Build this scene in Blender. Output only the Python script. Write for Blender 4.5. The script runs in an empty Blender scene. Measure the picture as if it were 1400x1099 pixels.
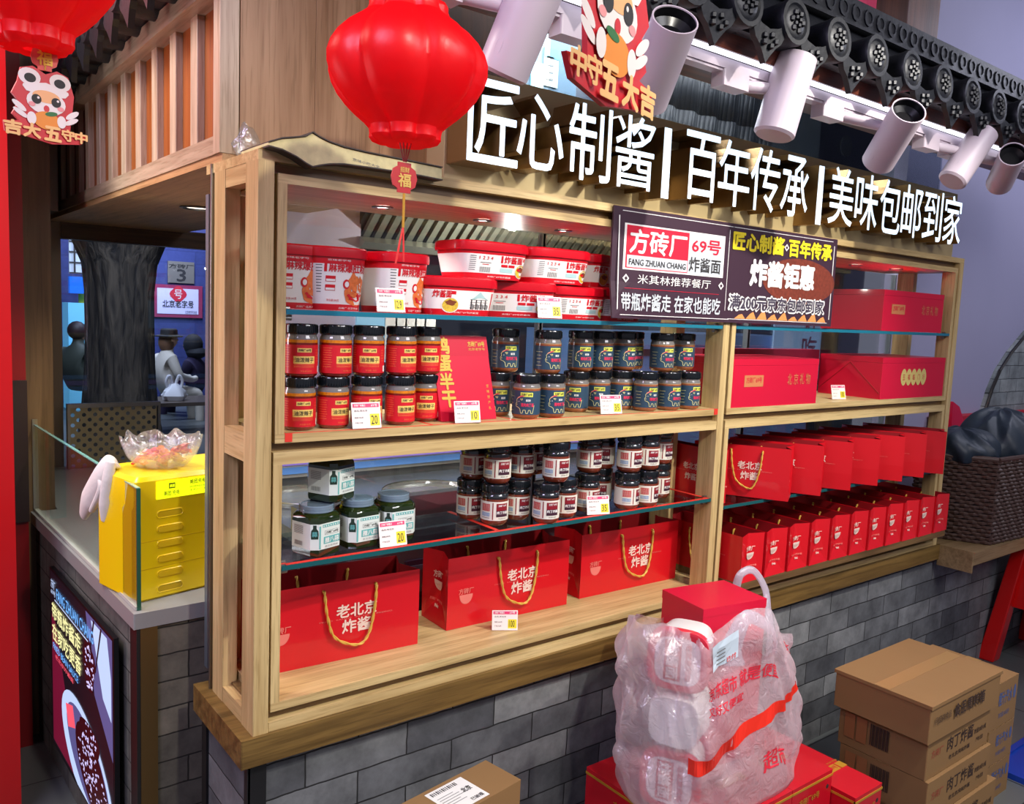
import bpy, bmesh, math, random
from mathutils import Vector, Matrix
import numpy as np
S = bpy.context.scene
COL = S.collection
PI = math.pi
random.seed(7)

# ------------------------------------------------------------------ camera
CP = np.array([-0.5907, -1.5594, 0.8692]); RX, RY, RZ, FPX = -0.1076, 0.0428, 0.6606, 1144.7
cf = np.array([math.sin(RZ)*math.cos(RX), math.cos(RZ)*math.cos(RX), math.sin(RX)])
cr0 = np.array([math.cos(RZ), -math.sin(RZ), 0.0]); cu0 = np.cross(cr0, cf)
cr = cr0*math.cos(RY)+cu0*math.sin(RY); cu = -cr0*math.sin(RY)+cu0*math.cos(RY)
cam = bpy.data.cameras.new('camera'); camo = bpy.data.objects.new('camera', cam); COL.objects.link(camo)
camo.matrix_world = Matrix(((cr[0], cu[0], -cf[0], CP[0]), (cr[1], cu[1], -cf[1], CP[1]), (cr[2], cu[2], -cf[2], CP[2]), (0, 0, 0, 1)))
cam.sensor_fit = 'HORIZONTAL'; cam.sensor_width = 36.0; cam.lens = FPX/1400*36.0; cam.clip_start = 0.02
S.camera = camo

def at(px, py, **k):
    """the point of a plane (x=, y= or z=) that lies under a photograph pixel"""
    d = cf+cr*(px-700)/FPX-cu*(py-549.5)/FPX
    a, v = list(k.items())[0]; i = 'xyz'.index(a)
    return Vector(CP+d*((v-CP[i])/d[i]))

# ------------------------------------------------------------------ world, exposure, lamps
S.view_settings.view_transform = 'Standard'; S.view_settings.look = 'None'
S.view_settings.exposure = 0.75; S.view_settings.gamma = 1.0; S.view_settings.use_curve_mapping = False
S.cycles.max_bounces = 7; S.cycles.transparent_max_bounces = 14; S.cycles.sample_clamp_indirect = 4.0
S.cycles.caustics_reflective = False; S.cycles.caustics_refractive = False
w = bpy.data.worlds.new('world'); S.world = w; w.use_nodes = True
w.node_tree.nodes['Background'].inputs[0].default_value = (0.50, 0.50, 0.62, 1); w.node_tree.nodes['Background'].inputs[1].default_value = 0.22

def lamp(name, kind, loc, target, power, color=(1, 1, 1), size=0.1, angle=60, blend=0.3, sy=None):
    l = bpy.data.lights.new(name, kind); l.energy = power; l.color = color
    if kind == 'AREA':
        l.size = size
        if sy: l.shape = 'RECTANGLE'; l.size_y = sy
    else:
        l.shadow_soft_size = size
    if kind == 'SPOT': l.spot_size = math.radians(angle); l.spot_blend = blend
    o = bpy.data.objects.new(name, l); COL.objects.link(o); o.location = loc
    d = Vector(target)-Vector(loc); o.rotation_euler = d.to_track_quat('-Z', 'Y').to_euler()
    return o
# the mall aisle's ceiling lamps in front of the stall
lamp('aisle_spotlight', 'SPOT', (1.55, -1.55, 2.0), (1.35, 0, 0.2), 105, (1, .95, .86), .03, 70, .5)
lamp('aisle_spotlight', 'SPOT', (0.0, -1.9, 2.1), (0.5, 0, 0.45), 62, (1, .95, .86), .04, 60, .6)
lamp('aisle_panel', 'AREA', (1.5, -2.4, 2.5), (1.3, 0, .5), 42, (.97, .95, 1), 1.6)
lamp('aisle_panel', 'AREA', (-1.6, -0.9, 2.2), (0.1, .5, .5), 24, (.74, .66, 1), .9)
lamp('passage_lamp', 'AREA', (-.9, .7, 1.9), (-.1, .9, .3), 12, (1, .93, .85), .5)
lamp('kitchen_lamp', 'AREA', (1.5, .75, 1.9), (1.5, .95, 0), 64, (1, .96, .9), 1.0)
lamp('dining_light', 'AREA', (1.2, 7.6, 2.4), (1.4, 8.8, 0), 90, (.78, .84, 1), 1.2)
lamp('dining_light', 'AREA', (2.6, 9.6, 2.4), (2.4, 10.8, .8), 60, (.7, .78, 1), 1.0)
lamp('dining_light', 'AREA', (.9, 5.2, 2.4), (1.0, 7, .9), 40, (.9, .9, 1), .8)  # extra light added only to lift the dark tree trunk
lamp('counter_lamp', 'SPOT', (.11, 1.0, 1.146), (.06, .95, .15), 26, (1, .94, .85), .03, 130, .7)
lamp('hood_fill', 'POINT', (1.15, .72, 1.06), (1, 1, 0), 7, (1, .97, .9), .01)  # fill added to brighten the hood filters and partition, no fixture there
lamp('passage_fill', 'AREA', (-1.0, .9, .9), (0, 1.0, .95), 5.5, (.92, .86, .95), .6)  # added fill brightening the soffit, pillar and slats, no shop behind it
lamp('hall_lamp', 'AREA', (4.2, -.9, 2.4), (4.2, .3, .6), 13, (.80, .82, 1), .8)

# ------------------------------------------------------------------ materials
def lin(c):
    return tuple(((v/255)/12.92 if v/255 <= .04045 else (((v/255)+.055)/1.055)**2.4) for v in c)
MATS = {}
def newmat(name):
    m = bpy.data.materials.new(name); m.use_nodes = True; MATS[name] = m
    return m, m.node_tree.nodes, m.node_tree.links, m.node_tree.nodes['Principled BSDF']
def mat(name, rgb, rough=.5, metal=0., coat=0., emit=0., ecol=None, trans=0., alpha=1., bump=0., bscale=60., spec=.5, vary=0., vscale=8.):
    if name in MATS: return MATS[name]
    m, N, L, b = newmat(name)
    b.inputs['Base Color'].default_value = (*lin(rgb), 1); b.inputs['Roughness'].default_value = rough
    b.inputs['Metallic'].default_value = metal; b.inputs['Coat Weight'].default_value = coat; b.inputs['Coat Roughness'].default_value = .06
    b.inputs['Specular IOR Level'].default_value = spec
    if emit: b.inputs['Emission Color'].default_value = (*lin(ecol or rgb), 1); b.inputs['Emission Strength'].default_value = emit
    if trans: b.inputs['Transmission Weight'].default_value = trans; b.inputs['IOR'].default_value = 1.2
    if alpha < 1: b.inputs['Alpha'].default_value = alpha
    if bump or vary:
        tc = N.new('ShaderNodeTexCoord'); nz = N.new('ShaderNodeTexNoise'); nz.inputs['Scale'].default_value = bscale if bump else vscale; nz.inputs['Detail'].default_value = 5
        L.new(tc.outputs['Object'], nz.inputs['Vector'])
        if bump:
            bp = N.new('ShaderNodeBump'); bp.inputs['Strength'].default_value = bump; bp.inputs['Distance'].default_value = .004
            L.new(nz.outputs['Fac'], bp.inputs['Height']); L.new(bp.outputs['Normal'], b.inputs['Normal'])
        if vary:
            n2 = N.new('ShaderNodeTexNoise'); n2.inputs['Scale'].default_value = vscale; n2.inputs['Detail'].default_value = 6; L.new(tc.outputs['Object'], n2.inputs['Vector'])
            mx = N.new('ShaderNodeMix'); mx.data_type = 'RGBA'
            mx.inputs['A'].default_value = (*[v*(1-vary) for v in lin(rgb)], 1); mx.inputs['B'].default_value = (*[min(1, v*(1+vary)) for v in lin(rgb)], 1)
            L.new(n2.outputs['Fac'], mx.inputs['Factor']); L.new(mx.outputs['Result'], b.inputs['Base Color'])
    return m
def wood(name, c1, c2, axis='x', rough=.42, sc=1., spots=0.):
    if name in MATS: return MATS[name]
    m, N, L, b = newmat(name)
    tc = N.new('ShaderNodeTexCoord'); mp = N.new('ShaderNodeMapping'); L.new(tc.outputs['Object'], mp.inputs['Vector'])
    s = {'x': (2.2, 46, 46), 'y': (46, 2.2, 46), 'z': (46, 46, 2.2)}[axis]
    mp.inputs['Scale'].default_value = [v*sc for v in s]
    n1 = N.new('ShaderNodeTexNoise'); n1.inputs['Scale'].default_value = 1; n1.inputs['Detail'].default_value = 4; n1.inputs['Distortion'].default_value = .6; L.new(mp.outputs['Vector'], n1.inputs['Vector'])
    n2 = N.new('ShaderNodeTexNoise'); n2.inputs['Scale'].default_value = 5; n2.inputs['Detail'].default_value = 2; L.new(mp.outputs['Vector'], n2.inputs['Vector'])
    r = N.new('ShaderNodeValToRGB'); r.color_ramp.elements[0].position = .33; r.color_ramp.elements[1].position = .66
    r.color_ramp.elements[0].color = (*lin(c1), 1); r.color_ramp.elements[1].color = (*lin(c2), 1); L.new(n1.outputs['Fac'], r.inputs['Fac'])
    r2 = N.new('ShaderNodeValToRGB'); r2.color_ramp.elements[0].position = .36; r2.color_ramp.elements[1].position = .46
    r2.color_ramp.elements[0].color = (.62, .58, .5, 1); r2.color_ramp.elements[1].color = (1, 1, 1, 1); L.new(n2.outputs['Fac'], r2.inputs['Fac'])
    mx = N.new('ShaderNodeMix'); mx.data_type = 'RGBA'; mx.blend_type = 'MULTIPLY'; mx.inputs['Factor'].default_value = .5
    L.new(r.outputs['Color'], mx.inputs['A']); L.new(r2.outputs['Color'], mx.inputs['B']); L.new(mx.outputs['Result'], b.inputs['Base Color'])
    bp = N.new('ShaderNodeBump'); bp.inputs['Strength'].default_value = .15; bp.inputs['Distance'].default_value = .002; L.new(n2.outputs['Fac'], bp.inputs['Height']); L.new(bp.outputs['Normal'], b.inputs['Normal'])
    b.inputs['Roughness'].default_value = rough
    return m
def brick(name, c1, c2, cm, axis='x', bw=.23, bh=.062, rough=.8, mort=.0035, stain=.55):
    """bricks on an upright wall: axis x runs along X, y along Y"""
    if name in MATS: return MATS[name]
    m, N, L, b = newmat(name)
    tc = N.new('ShaderNodeTexCoord'); sp = N.new('ShaderNodeSeparateXYZ'); cb = N.new('ShaderNodeCombineXYZ'); L.new(tc.outputs['Object'], sp.inputs['Vector'])
    nw = N.new('ShaderNodeTexNoise'); nw.inputs['Scale'].default_value = 18; L.new(tc.outputs['Object'], nw.inputs['Vector'])
    L.new(sp.outputs['X' if axis == 'x' else 'Y'], cb.inputs['X']); L.new(sp.outputs['Z'], cb.inputs['Y'])
    ad = N.new('ShaderNodeVectorMath'); ad.operation = 'MULTIPLY_ADD'; ad.inputs[1].default_value = (.006, .006, 0); L.new(nw.outputs['Color'], ad.inputs[0]); L.new(cb.outputs['Vector'], ad.inputs[2])
    bt = N.new('ShaderNodeTexBrick'); bt.inputs['Scale'].default_value = 1; bt.inputs['Brick Width'].default_value = bw; bt.inputs['Row Height'].default_value = bh; bt.inputs['Mortar Size'].default_value = mort*.6
    bt.inputs['Mortar Smooth'].default_value = .3; bt.inputs['Bias'].default_value = 0
    bt.inputs['Color1'].default_value = (*lin(c1), 1); bt.inputs['Color2'].default_value = (*lin(c2), 1); bt.inputs['Mortar'].default_value = (*lin(cm), 1)
    L.new(ad.outputs['Vector'], bt.inputs['Vector'])
    n1 = N.new('ShaderNodeTexNoise'); n1.inputs['Scale'].default_value = 11; n1.inputs['Detail'].default_value = 8; n1.inputs['Roughness'].default_value = .65; L.new(tc.outputs['Object'], n1.inputs['Vector'])
    r = N.new('ShaderNodeValToRGB'); r.color_ramp.elements[0].position = .3; r.color_ramp.elements[1].position = .7
    r.color_ramp.elements[0].color = (1-stain,)*3+(1,); r.color_ramp.elements[1].color = (1.15, 1.15, 1.12, 1); L.new(n1.outputs['Fac'], r.inputs['Fac'])
    mx = N.new('ShaderNodeMix'); mx.data_type = 'RGBA'; mx.blend_type = 'MULTIPLY'; mx.inputs['Factor'].default_value = 1
    L.new(bt.outputs['Color'], mx.inputs['A']); L.new(r.outputs['Color'], mx.inputs['B']); L.new(mx.outputs['Result'], b.inputs['Base Color'])
    mm = N.new('ShaderNodeMath'); mm.operation = 'MULTIPLY_ADD'; mm.inputs[1].default_value = .35; L.new(n1.outputs['Fac'], mm.inputs[0])
    iv = N.new('ShaderNodeMath'); iv.operation = 'SUBTRACT'; iv.inputs[0].default_value = 1; L.new(bt.outputs['Fac'], iv.inputs[1]); L.new(iv.outputs[0], mm.inputs[2])
    bp = N.new('ShaderNodeBump'); bp.inputs['Strength'].default_value = .6; bp.inputs['Distance'].default_value = .006; L.new(mm.outputs[0], bp.inputs['Height']); L.new(bp.outputs['Normal'], b.inputs['Normal'])
    b.inputs['Roughness'].default_value = rough
    return m
def glassy(name, tint=(1, 1, 1), refl=.12, rough=.02, edge=.5):
    """thin glass: lets light straight through, with a mirror share that grows at grazing angles"""
    if name in MATS: return MATS[name]
    m, N, L, b = newmat(name); N.remove(b); out = N['Material Output']
    t = N.new('ShaderNodeBsdfTransparent'); t.inputs[0].default_value = (*tint, 1)
    g = N.new('ShaderNodeBsdfGlossy'); g.inputs['Roughness'].default_value = rough
    lw = N.new('ShaderNodeLayerWeight'); lw.inputs['Blend'].default_value = .25
    mp = N.new('ShaderNodeMapRange'); mp.inputs['To Min'].default_value = refl; mp.inputs['To Max'].default_value = edge; L.new(lw.outputs['Fresnel'], mp.inputs['Value'])
    mx = N.new('ShaderNodeMixShader'); L.new(mp.outputs['Result'], mx.inputs['Fac']); L.new(t.outputs[0], mx.inputs[1]); L.new(g.outputs[0], mx.inputs[2]); L.new(mx.outputs[0], out.inputs['Surface'])
    return m
def film(name, rgb, opac=.4, rough=.25, gl=.25, bump=.3, bs=30):
    """thin translucent plastic film or tissue"""
    if name in MATS: return MATS[name]
    m, N, L, b = newmat(name); N.remove(b); out = N['Material Output']
    t = N.new('ShaderNodeBsdfTransparent'); d = N.new('ShaderNodeBsdfDiffuse'); d.inputs[0].default_value = (*lin(rgb), 1)
    tl = N.new('ShaderNodeBsdfTranslucent'); tl.inputs[0].default_value = (*lin(rgb), 1)
    g = N.new('ShaderNodeBsdfGlossy'); g.inputs['Roughness'].default_value = rough
    a = N.new('ShaderNodeMixShader'); a.inputs['Fac'].default_value = .5; L.new(d.outputs[0], a.inputs[1]); L.new(tl.outputs[0], a.inputs[2])
    c = N.new('ShaderNodeMixShader'); c.inputs['Fac'].default_value = gl; L.new(a.outputs[0], c.inputs[1]); L.new(g.outputs[0], c.inputs[2])
    e = N.new('ShaderNodeMixShader'); e.inputs['Fac'].default_value = opac; L.new(t.outputs[0], e.inputs[1]); L.new(c.outputs[0], e.inputs[2]); L.new(e.outputs[0], out.inputs['Surface'])
    if bump:
        tc = N.new('ShaderNodeTexCoord'); nz = N.new('ShaderNodeTexNoise'); nz.inputs['Scale'].default_value = bs; nz.inputs['Detail'].default_value = 3; nz.inputs['Distortion'].default_value = 1.5
        L.new(tc.outputs['Object'], nz.inputs['Vector']); bp = N.new('ShaderNodeBump'); bp.inputs['Strength'].default_value = bump; bp.inputs['Distance'].default_value = .01; L.new(nz.outputs['Fac'], bp.inputs['Height'])
        for s in (d, tl, g): L.new(bp.outputs['Normal'], s.inputs['Normal'])
    return m

OAKX = wood('oak_x', (178, 149, 98), (210, 184, 130), 'x'); OAKZ = wood('oak_z', (178, 149, 98), (210, 184, 130), 'z'); OAKY = wood('oak_y', (178, 149, 98), (210, 184, 130), 'y')
PLANK = wood('plank_wood', (146, 108, 74), (174, 136, 100), 'z', .5, .7)
PINE = wood('pine_backing', (122, 58, 10), (158, 86, 22), 'z', .5, .5)
SLAT = wood('slat_wood', (168, 142, 116), (200, 176, 148), 'z'); SLATY = wood('rail_wood', (156, 132, 106), (186, 162, 134), 'y')
VENEER = wood('veneer', (84, 62, 38), (116, 90, 60), 'z', .35, .6)
BRASS = mat('brushed_brass', (186, 152, 92), .32, 1., bump=.0)
STEEL = mat('brushed_steel', (150, 148, 144), .33, 1.); DSTEEL = mat('dark_steel', (70, 68, 66), .4, .8)
BLACK = mat('black_plastic', (16, 17, 20), .25, coat=.3); WHITE = mat('white_print', (236, 234, 230), .5); GOLD = mat('gold_print', (206, 168, 84), .35, .35)
RED = mat('red_board', (196, 14, 34), .42, coat=.15); REDD = mat('deep_red', (150, 8, 20), .5); PINKRED = mat('pink_red_board', (206, 12, 52), .42, coat=.1); TAPE = mat('red_tape', (222, 52, 38), .5)
INK = mat('dark_ink', (40, 36, 36), .6); YEL = mat('yellow_print', (236, 214, 40), .5); CREAM = mat('cream_print', (226, 220, 204), .5); GREY = mat('grey_print', (120, 120, 120), .6)

# ------------------------------------------------------------------ mesh builder
TXT = {}
_tc = bpy.data.curves.new('lettering_source', 'FONT'); _to = bpy.data.objects.new('lettering_source', _tc); COL.objects.link(_to)
def T(body, bold=0., res=2):
    k = (body, bold, res)
    if k not in TXT:
        _tc.body = body; _tc.resolution_u = res
        m = bpy.data.meshes.new_from_object(_to.evaluated_get(bpy.context.evaluated_depsgraph_get()))
        v = np.array([p.co[:2] for p in m.vertices]); lo = v.min(0); hi = v.max(0); f = [tuple(p.vertices) for p in m.polygons]
        v = (v-lo)/(hi-lo); dirs = [(0, 0)]
        if bold: # heavier strokes: the outline laid down again a little to each side
            nd = 4 if bold < .04 else 8; dirs += [(math.cos(2*PI*i/nd), math.sin(2*PI*i/nd)) for i in range(nd)]
        V = np.concatenate([np.c_[v+np.array(d)*bold*.8/(hi-lo), np.full(len(v), q*2.5e-5)] for q, d in enumerate(dirs)]); F = [tuple(i+len(v)*q for i in fa) for q in range(len(dirs)) for fa in f]
        TXT[k] = (V, F, (hi-lo)[0]/(hi-lo)[1]); bpy.data.meshes.remove(m)
    return TXT[k]

def rootloc(p):
    l = Vector((0, 0, 0))
    while p: l = l+p.location; p = p.parent
    return l
class MB:
    def __init__(s): s.v = []; s.f = []; s.m = []; s.s = []
    def add(s, vs, fs, m=0, sm=False):
        o = len(s.v); s.v += [Vector(p) for p in vs]; s.f += [tuple(i+o for i in f) for f in fs]; s.m += [m]*len(fs); s.s += [sm]*len(fs); return s
    def box(s, x0, x1, y0, y1, z0, z1, m=0):
        return s.hexa([(x0, y0), (x1, y0), (x1, y1), (x0, y1)], z0, z1, m)
    def hexa(s, pts, z0, z1, m=0):
        return s.prism([(p[0], p[1], z0) for p in pts], (0, 0, z1-z0), m)
    def prism(s, pts, vec, m=0, sm=False, caps=True):
        """closed outline (counter-clockwise seen from the tip of vec) swept along vec"""
        n = len(pts); p = [Vector(q) for q in pts]; vec = Vector(vec); q = [a+vec for a in p]
        s.add(p+q, [(i, (i+1) % n, n+(i+1) % n, n+i) for i in range(n)], m, sm)
        if caps: s.add(p, [tuple(reversed(range(n)))], m); s.add(q, [tuple(range(n))], m)
        return s
    def quad(s, a, b, c, d, m=0): return s.add([a, b, c, d], [(0, 1, 2, 3)], m)
    def obox(s, c, u, v, w_, hu, hv, hw, m=0):
        c, u, v, w_ = (Vector(q) for q in (c, u, v, w_)); u, v, w_ = u.normalized()*hu, v.normalized()*hv, w_.normalized()*hw
        return s.prism([c-u-v-w_, c+u-v-w_, c+u+v-w_, c-u+v-w_], 2*w_, m)
    def lathe(s, prof, n=24, c=(0, 0, 0), m=0, a0=0., a1=2*PI, sm=True, axis=None, ms=None):
        full = abs(a1-a0-2*PI) < 1e-6; k = n if full else n+1; c = Vector(c)
        M = Vector(axis).to_track_quat('Z', 'Y').to_matrix() if axis else Matrix.Identity(3)
        vs = [c+M@Vector((r*math.sin(a0+(a1-a0)*j/n), -r*math.cos(a0+(a1-a0)*j/n), z)) for r, z in prof for j in range(k)]
        o = len(s.v); s.v += vs
        for i in range(len(prof)-1):
            for j in range(n):
                j2 = (j+1) % k
                s.f.append((o+i*k+j, o+i*k+j2, o+(i+1)*k+j2, o+(i+1)*k+j)); s.m.append(ms[i] if ms else m); s.s.append(sm)
        return s
    def tube(s, path, r, n=8, m=0, caps=True, flat=1.):
        P = [Vector(p) for p in path]; k = len(P); R_ = r if isinstance(r, (list, tuple)) else [r]*k
        o = len(s.v); up = None
        for i, p in enumerate(P):
            t = (P[min(i+1, k-1)]-P[max(i-1, 0)]).normalized()
            if up is None: up = t.orthogonal().normalized()
            up = (up-t*up.dot(t)).normalized(); sd = t.cross(up)
            s.v += [p+(up*math.cos(2*PI*j/n)*flat+sd*math.sin(2*PI*j/n))*R_[i] for j in range(n)]
        for i in range(k-1):
            for j in range(n): s.f.append((o+i*n+j, o+i*n+(j+1) % n, o+(i+1)*n+(j+1) % n, o+(i+1)*n+j)); s.m.append(m); s.s.append(True)
        if caps:
            s.f += [tuple(o+j for j in reversed(range(n))), tuple(o+(k-1)*n+j for j in range(n))]; s.m += [m, m]; s.s += [False, False]
        return s
    def loft(s, rings, m=0, sm=True, cap0=True, cap1=True, ms=None):
        n = len(rings[0]); o = len(s.v)
        for r in rings: s.v += [Vector(p) for p in r]
        for i in range(len(rings)-1):
            for j in range(n): s.f.append((o+i*n+j, o+i*n+(j+1) % n, o+(i+1)*n+(j+1) % n, o+(i+1)*n+j)); s.m.append(ms[i] if ms else m); s.s.append(sm)
        if cap0: s.f.append(tuple(o+j for j in reversed(range(n)))); s.m.append(ms[0] if ms else m); s.s.append(False)
        if cap1: s.f.append(tuple(o+(len(rings)-1)*n+j for j in range(n))); s.m.append(ms[-1] if ms else m); s.s.append(False)
        return s
    def ball(s, c, r, n=12, m=0, sc=(1, 1, 1)):
        k = n//2; c = Vector(c)
        pr = [(math.sin(PI*i/k)*r, -math.cos(PI*i/k)*r) for i in range(k+1)]
        b = MB().lathe(pr, n); o = len(s.v); s.v += [c+Vector((p.x*sc[0], p.y*sc[1], p.z*sc[2])) for p in b.v]
        s.f += [tuple(i+o for i in f) for f in b.f]; s.m += [m]*len(b.f); s.s += [True]*len(b.f); return s
    def text(s, body, o, ux, uy, w_, h, m=0, bold=0., res=2, align='l'):
        """lettering filling the rectangle o + ux*w + uy*h; h None keeps the shape"""
        v, f, asp = T(body, bold, res); o, ux, uy = Vector(o), Vector(ux), Vector(uy)
        if h is None: h = w_/asp
        if w_ is None: w_ = h*asp
        if align == 'c': o = o-ux*w_/2-uy*h/2
        n_ = ux.cross(uy).normalized(); return s.add([o+ux*(w_*p[0])+uy*(h*p[1])+n_*float(p[2]) for p in v], f, m)
    def textmap(s, body, fn, m=0, bold=0., res=2):
        v, f, asp = T(body, bold, res); P = [Vector(fn(p[0], p[1])) for p in v]
        if bold:
            n_ = [(Vector(fn(a+.02, .5))-Vector(fn(a, .5))).cross(Vector(fn(a, .52))-Vector(fn(a, .5))).normalized() for a in (0, .25, .5, .75, 1)]
            P = [q+n_[min(4, max(0, int(p[0]*4+.5)))]*float(p[2]) for p, q in zip(v, P)]
        return s.add(P, f, m)
    def textcyl(s, body, R_, ang, zc, w_, h, m=0, bold=0., c=(0, 0)):
        return s.textmap(body, lambda u, v: (c[0]+R_*math.sin(ang+(u-.5)*w_/R_), c[1]-R_*math.cos(ang+(u-.5)*w_/R_), zc+(v-.5)*h), m, bold)
    def patchcyl(s, R_, ang, zc, w_, h, m=0, n=6):
        return s.lathe([(R_, zc-h/2), (R_, zc+h/2)], n, m=m, a0=ang-w_/2/R_, a1=ang+w_/2/R_)
    def smooth(s, path, k=8):
        P = [Vector(p) for p in path]; Q = []
        for i in range(len(P)-1):
            p0, p1, p2, p3 = P[max(i-1, 0)], P[i], P[i+1], P[min(i+2, len(P)-1)]
            Q += [.5*((2*p1)+(-p0+p2)*t+(2*p0-5*p1+4*p2-p3)*t*t+(-p0+3*p1-3*p2+p3)*t**3) for t in [q/k for q in range(k)]]
        return Q+[P[-1]]
    def stube(s, path, rad, n=10, m=0, flat=1., k=8):
        Q = s.smooth(path, k); N_ = len(rad)-1
        R_ = []
        for i in range(len(Q)):
            t = i/(len(Q)-1)*N_; j = min(int(t), N_-1); R_.append(rad[j]*(1-(t-j))+rad[j+1]*(t-j))
        return s.tube(Q, R_, n, m, True, flat)
    def build(s, name, mats, parent=None, bevel=0., solid=0., sub=0, sharp=35, noclean=False):
        me = bpy.data.meshes.new(name); b = rootloc(parent)
        me.from_pydata([p-b for p in s.v], [], s.f)
        mats = mats if isinstance(mats, (list, tuple)) else [mats]
        for q in mats: me.materials.append(q)
        me.polygons.foreach_set('material_index', s.m); me.polygons.foreach_set('use_smooth', s.s)
        if any(s.s): me.set_sharp_from_angle(angle=math.radians(sharp))
        me.update()
        o = bpy.data.objects.new(name, me); COL.objects.link(o)
        if parent: o.parent = parent
        if bevel:
            md = o.modifiers.new('bevel', 'BEVEL'); md.width = bevel; md.segments = 2; md.limit_method = 'ANGLE'; md.angle_limit = math.radians(40)
        if solid:
            md = o.modifiers.new('solid', 'SOLIDIFY'); md.thickness = solid; md.offset = 0
        if sub:
            md = o.modifiers.new('sub', 'SUBSURF'); md.levels = sub; md.render_levels = sub
        return o
def tag(o, label, cat, group=None, kind=None):
    o['label'] = label; o['category'] = cat
    if group: o['group'] = group
    if kind: o['kind'] = kind
    return o
def thing(name, loc, label, cat, group=None):
    o = bpy.data.objects.new(name, None); o.empty_display_size = .02; COL.objects.link(o); o.location = loc; return tag(o, label, cat, group)
def struct(o): o['kind'] = 'structure'; return o
def dup(o, parent=None):
    c = o.copy(); COL.objects.link(c)
    if parent: c.parent = parent
    for ch in list(o.children): dup(ch, c)
    return c
def put(proto, used, loc, rz, label, group=None, sc=1.):
    """the first call moves the thing itself, later ones copy it with its parts"""
    o = proto if not used else dup(proto)
    used.append(1); o.location = loc; o.rotation_euler = (0, 0, rz); o['label'] = label
    if sc != 1.: o.scale = (sc, sc, sc)
    if group: o['group'] = group
    return o
def sup(a, b, z, n=4., k=40, c=(0, 0)):
    """superellipse ring"""
    r = []
    for i in range(k):
        t = 2*PI*i/k; x, y = math.sin(t), -math.cos(t)
        r.append((c[0]+a*math.copysign(abs(x)**(2/n), x), c[1]+b*math.copysign(abs(y)**(2/n), y), z))
    return r
# ================================================================== the setting
FZ = -0.62
def tiles():
    m, N, L, b = newmat('floor_tile')
    tc = N.new('ShaderNodeTexCoord'); bt = N.new('ShaderNodeTexBrick'); bt.offset = 0; bt.inputs['Scale'].default_value = 1; bt.inputs['Brick Width'].default_value = .6; bt.inputs['Row Height'].default_value = .6; bt.inputs['Mortar Size'].default_value = .003
    bt.inputs['Color1'].default_value = (*lin((92, 96, 96)), 1); bt.inputs['Color2'].default_value = (*lin((100, 102, 100)), 1); bt.inputs['Mortar'].default_value = (*lin((50, 50, 50)), 1)
    L.new(tc.outputs['Object'], bt.inputs['Vector']); L.new(bt.outputs['Color'], b.inputs['Base Color']); b.inputs['Roughness'].default_value = .35; return m
struct(MB().box(-3, 9, -3.2, 12, FZ-.05, FZ).build('floor', tiles()))
struct(MB().box(-3, 9, -3.2, 12, 2.75, 2.8).build('ceiling', mat('ceiling_paint', (84, 84, 88), .8)))
BRK = brick('grey_brick_x', (138, 140, 143), (78, 80, 86), (30, 30, 32), 'x', .25, .078); BRKY = brick('grey_brick_y', (118, 116, 110), (98, 98, 94), (44, 42, 40), 'y', .25, .075)
BRKW = brick('tan_brick_x', (128, 120, 106), (100, 95, 86), (48, 44, 38), 'x', bh=.066)
struct(MB().box(0, 3.9, .02, .30, FZ, -.058).build('wall_front', BRK))
struct(MB().box(-.004, 0.034, .012, .02, FZ, -.058).box(-.006, 0, .012, .03, FZ, -.058).box(-.006, 0, .27, .30, FZ, -.058).build('trim_3', mat('black_corner', (20, 20, 22), .4)))
struct(MB().box(-.026, 2.86, -.008, .30, -.06, 0).build('trim_1', [wood('ledge_wood', (84, 62, 26), (126, 98, 50), 'x', .45)], bevel=.003))
struct(MB().box(2.862, 3.55, -.14, .30, -.055, -.004).box(2.853, 2.862, -.14, .0, -.085, .0).build('trim_2', [wood('ledge_wood_b', (120, 96, 64), (150, 124, 88), 'x', .5)], bevel=.003))
# lilac-grey wall on the right, with the brick-clad flare beyond
struct(MB().box(3.02, 6.5, .36, .42, FZ, 2.75).build('wall_right', mat('lilac_grey_paint', (150, 148, 176), .7, vary=.06, vscale=2.5)))
struct(MB().box(6.3, 6.4, -3.2, .36, FZ, 2.75).build('wall_side', mat('lilac_grey_paint_b', (140, 140, 170), .7)))
arch = [at(p[0], p[1], y=.33) for p in [(1341, 590), (1347, 562), (1356, 533), (1367, 507), (1383, 482), (1405, 455), (1440, 420), (1500, 400), (1500, 590)]]
b = MB().prism([(p.x, .33, p.z) for p in reversed(arch)], (0, .03, 0))
struct(b.build('trim_4', brick('pale_brick', (150, 156, 158), (122, 130, 134), (70, 74, 78), 'x', .2, .07)))
b = MB()
for i in range(6): b.tube([arch[i], arch[i+1]], .008, 6)
struct(b.build('trim_5', DSTEEL))
# kitchen seen through the panes
struct(MB().box(.95, 6.3, 2.4, 2.45, FZ, 2.75).build('wall_back', mat('kitchen_wall', (70, 74, 92), .6, vary=.2, vscale=1.5)))
for i, (x0, x1, za, zb) in enumerate([(.03, 1.0, .0, 1.1), (1.0, 2.0, .0, 1.1), (2.0, 3.02, .0, 1.1)]):
    o = bpy.data.objects.new('window_%d' % (i+2), None); COL.objects.link(o); struct(o)
    MB().box(x0+.008, x1-.008, .372, .378, za, zb).build('pane', glassy('window_glass', (.93, .96, .97), .04, .01, .5), o)
    MB().box(x0-.004, x0+.008, .365, .385, za, zb).box(x1-.008, x1+.004, .365, .385, za, zb).build('window_frame', mat('window_seal', (120, 126, 132), .4, .4), o)
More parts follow.
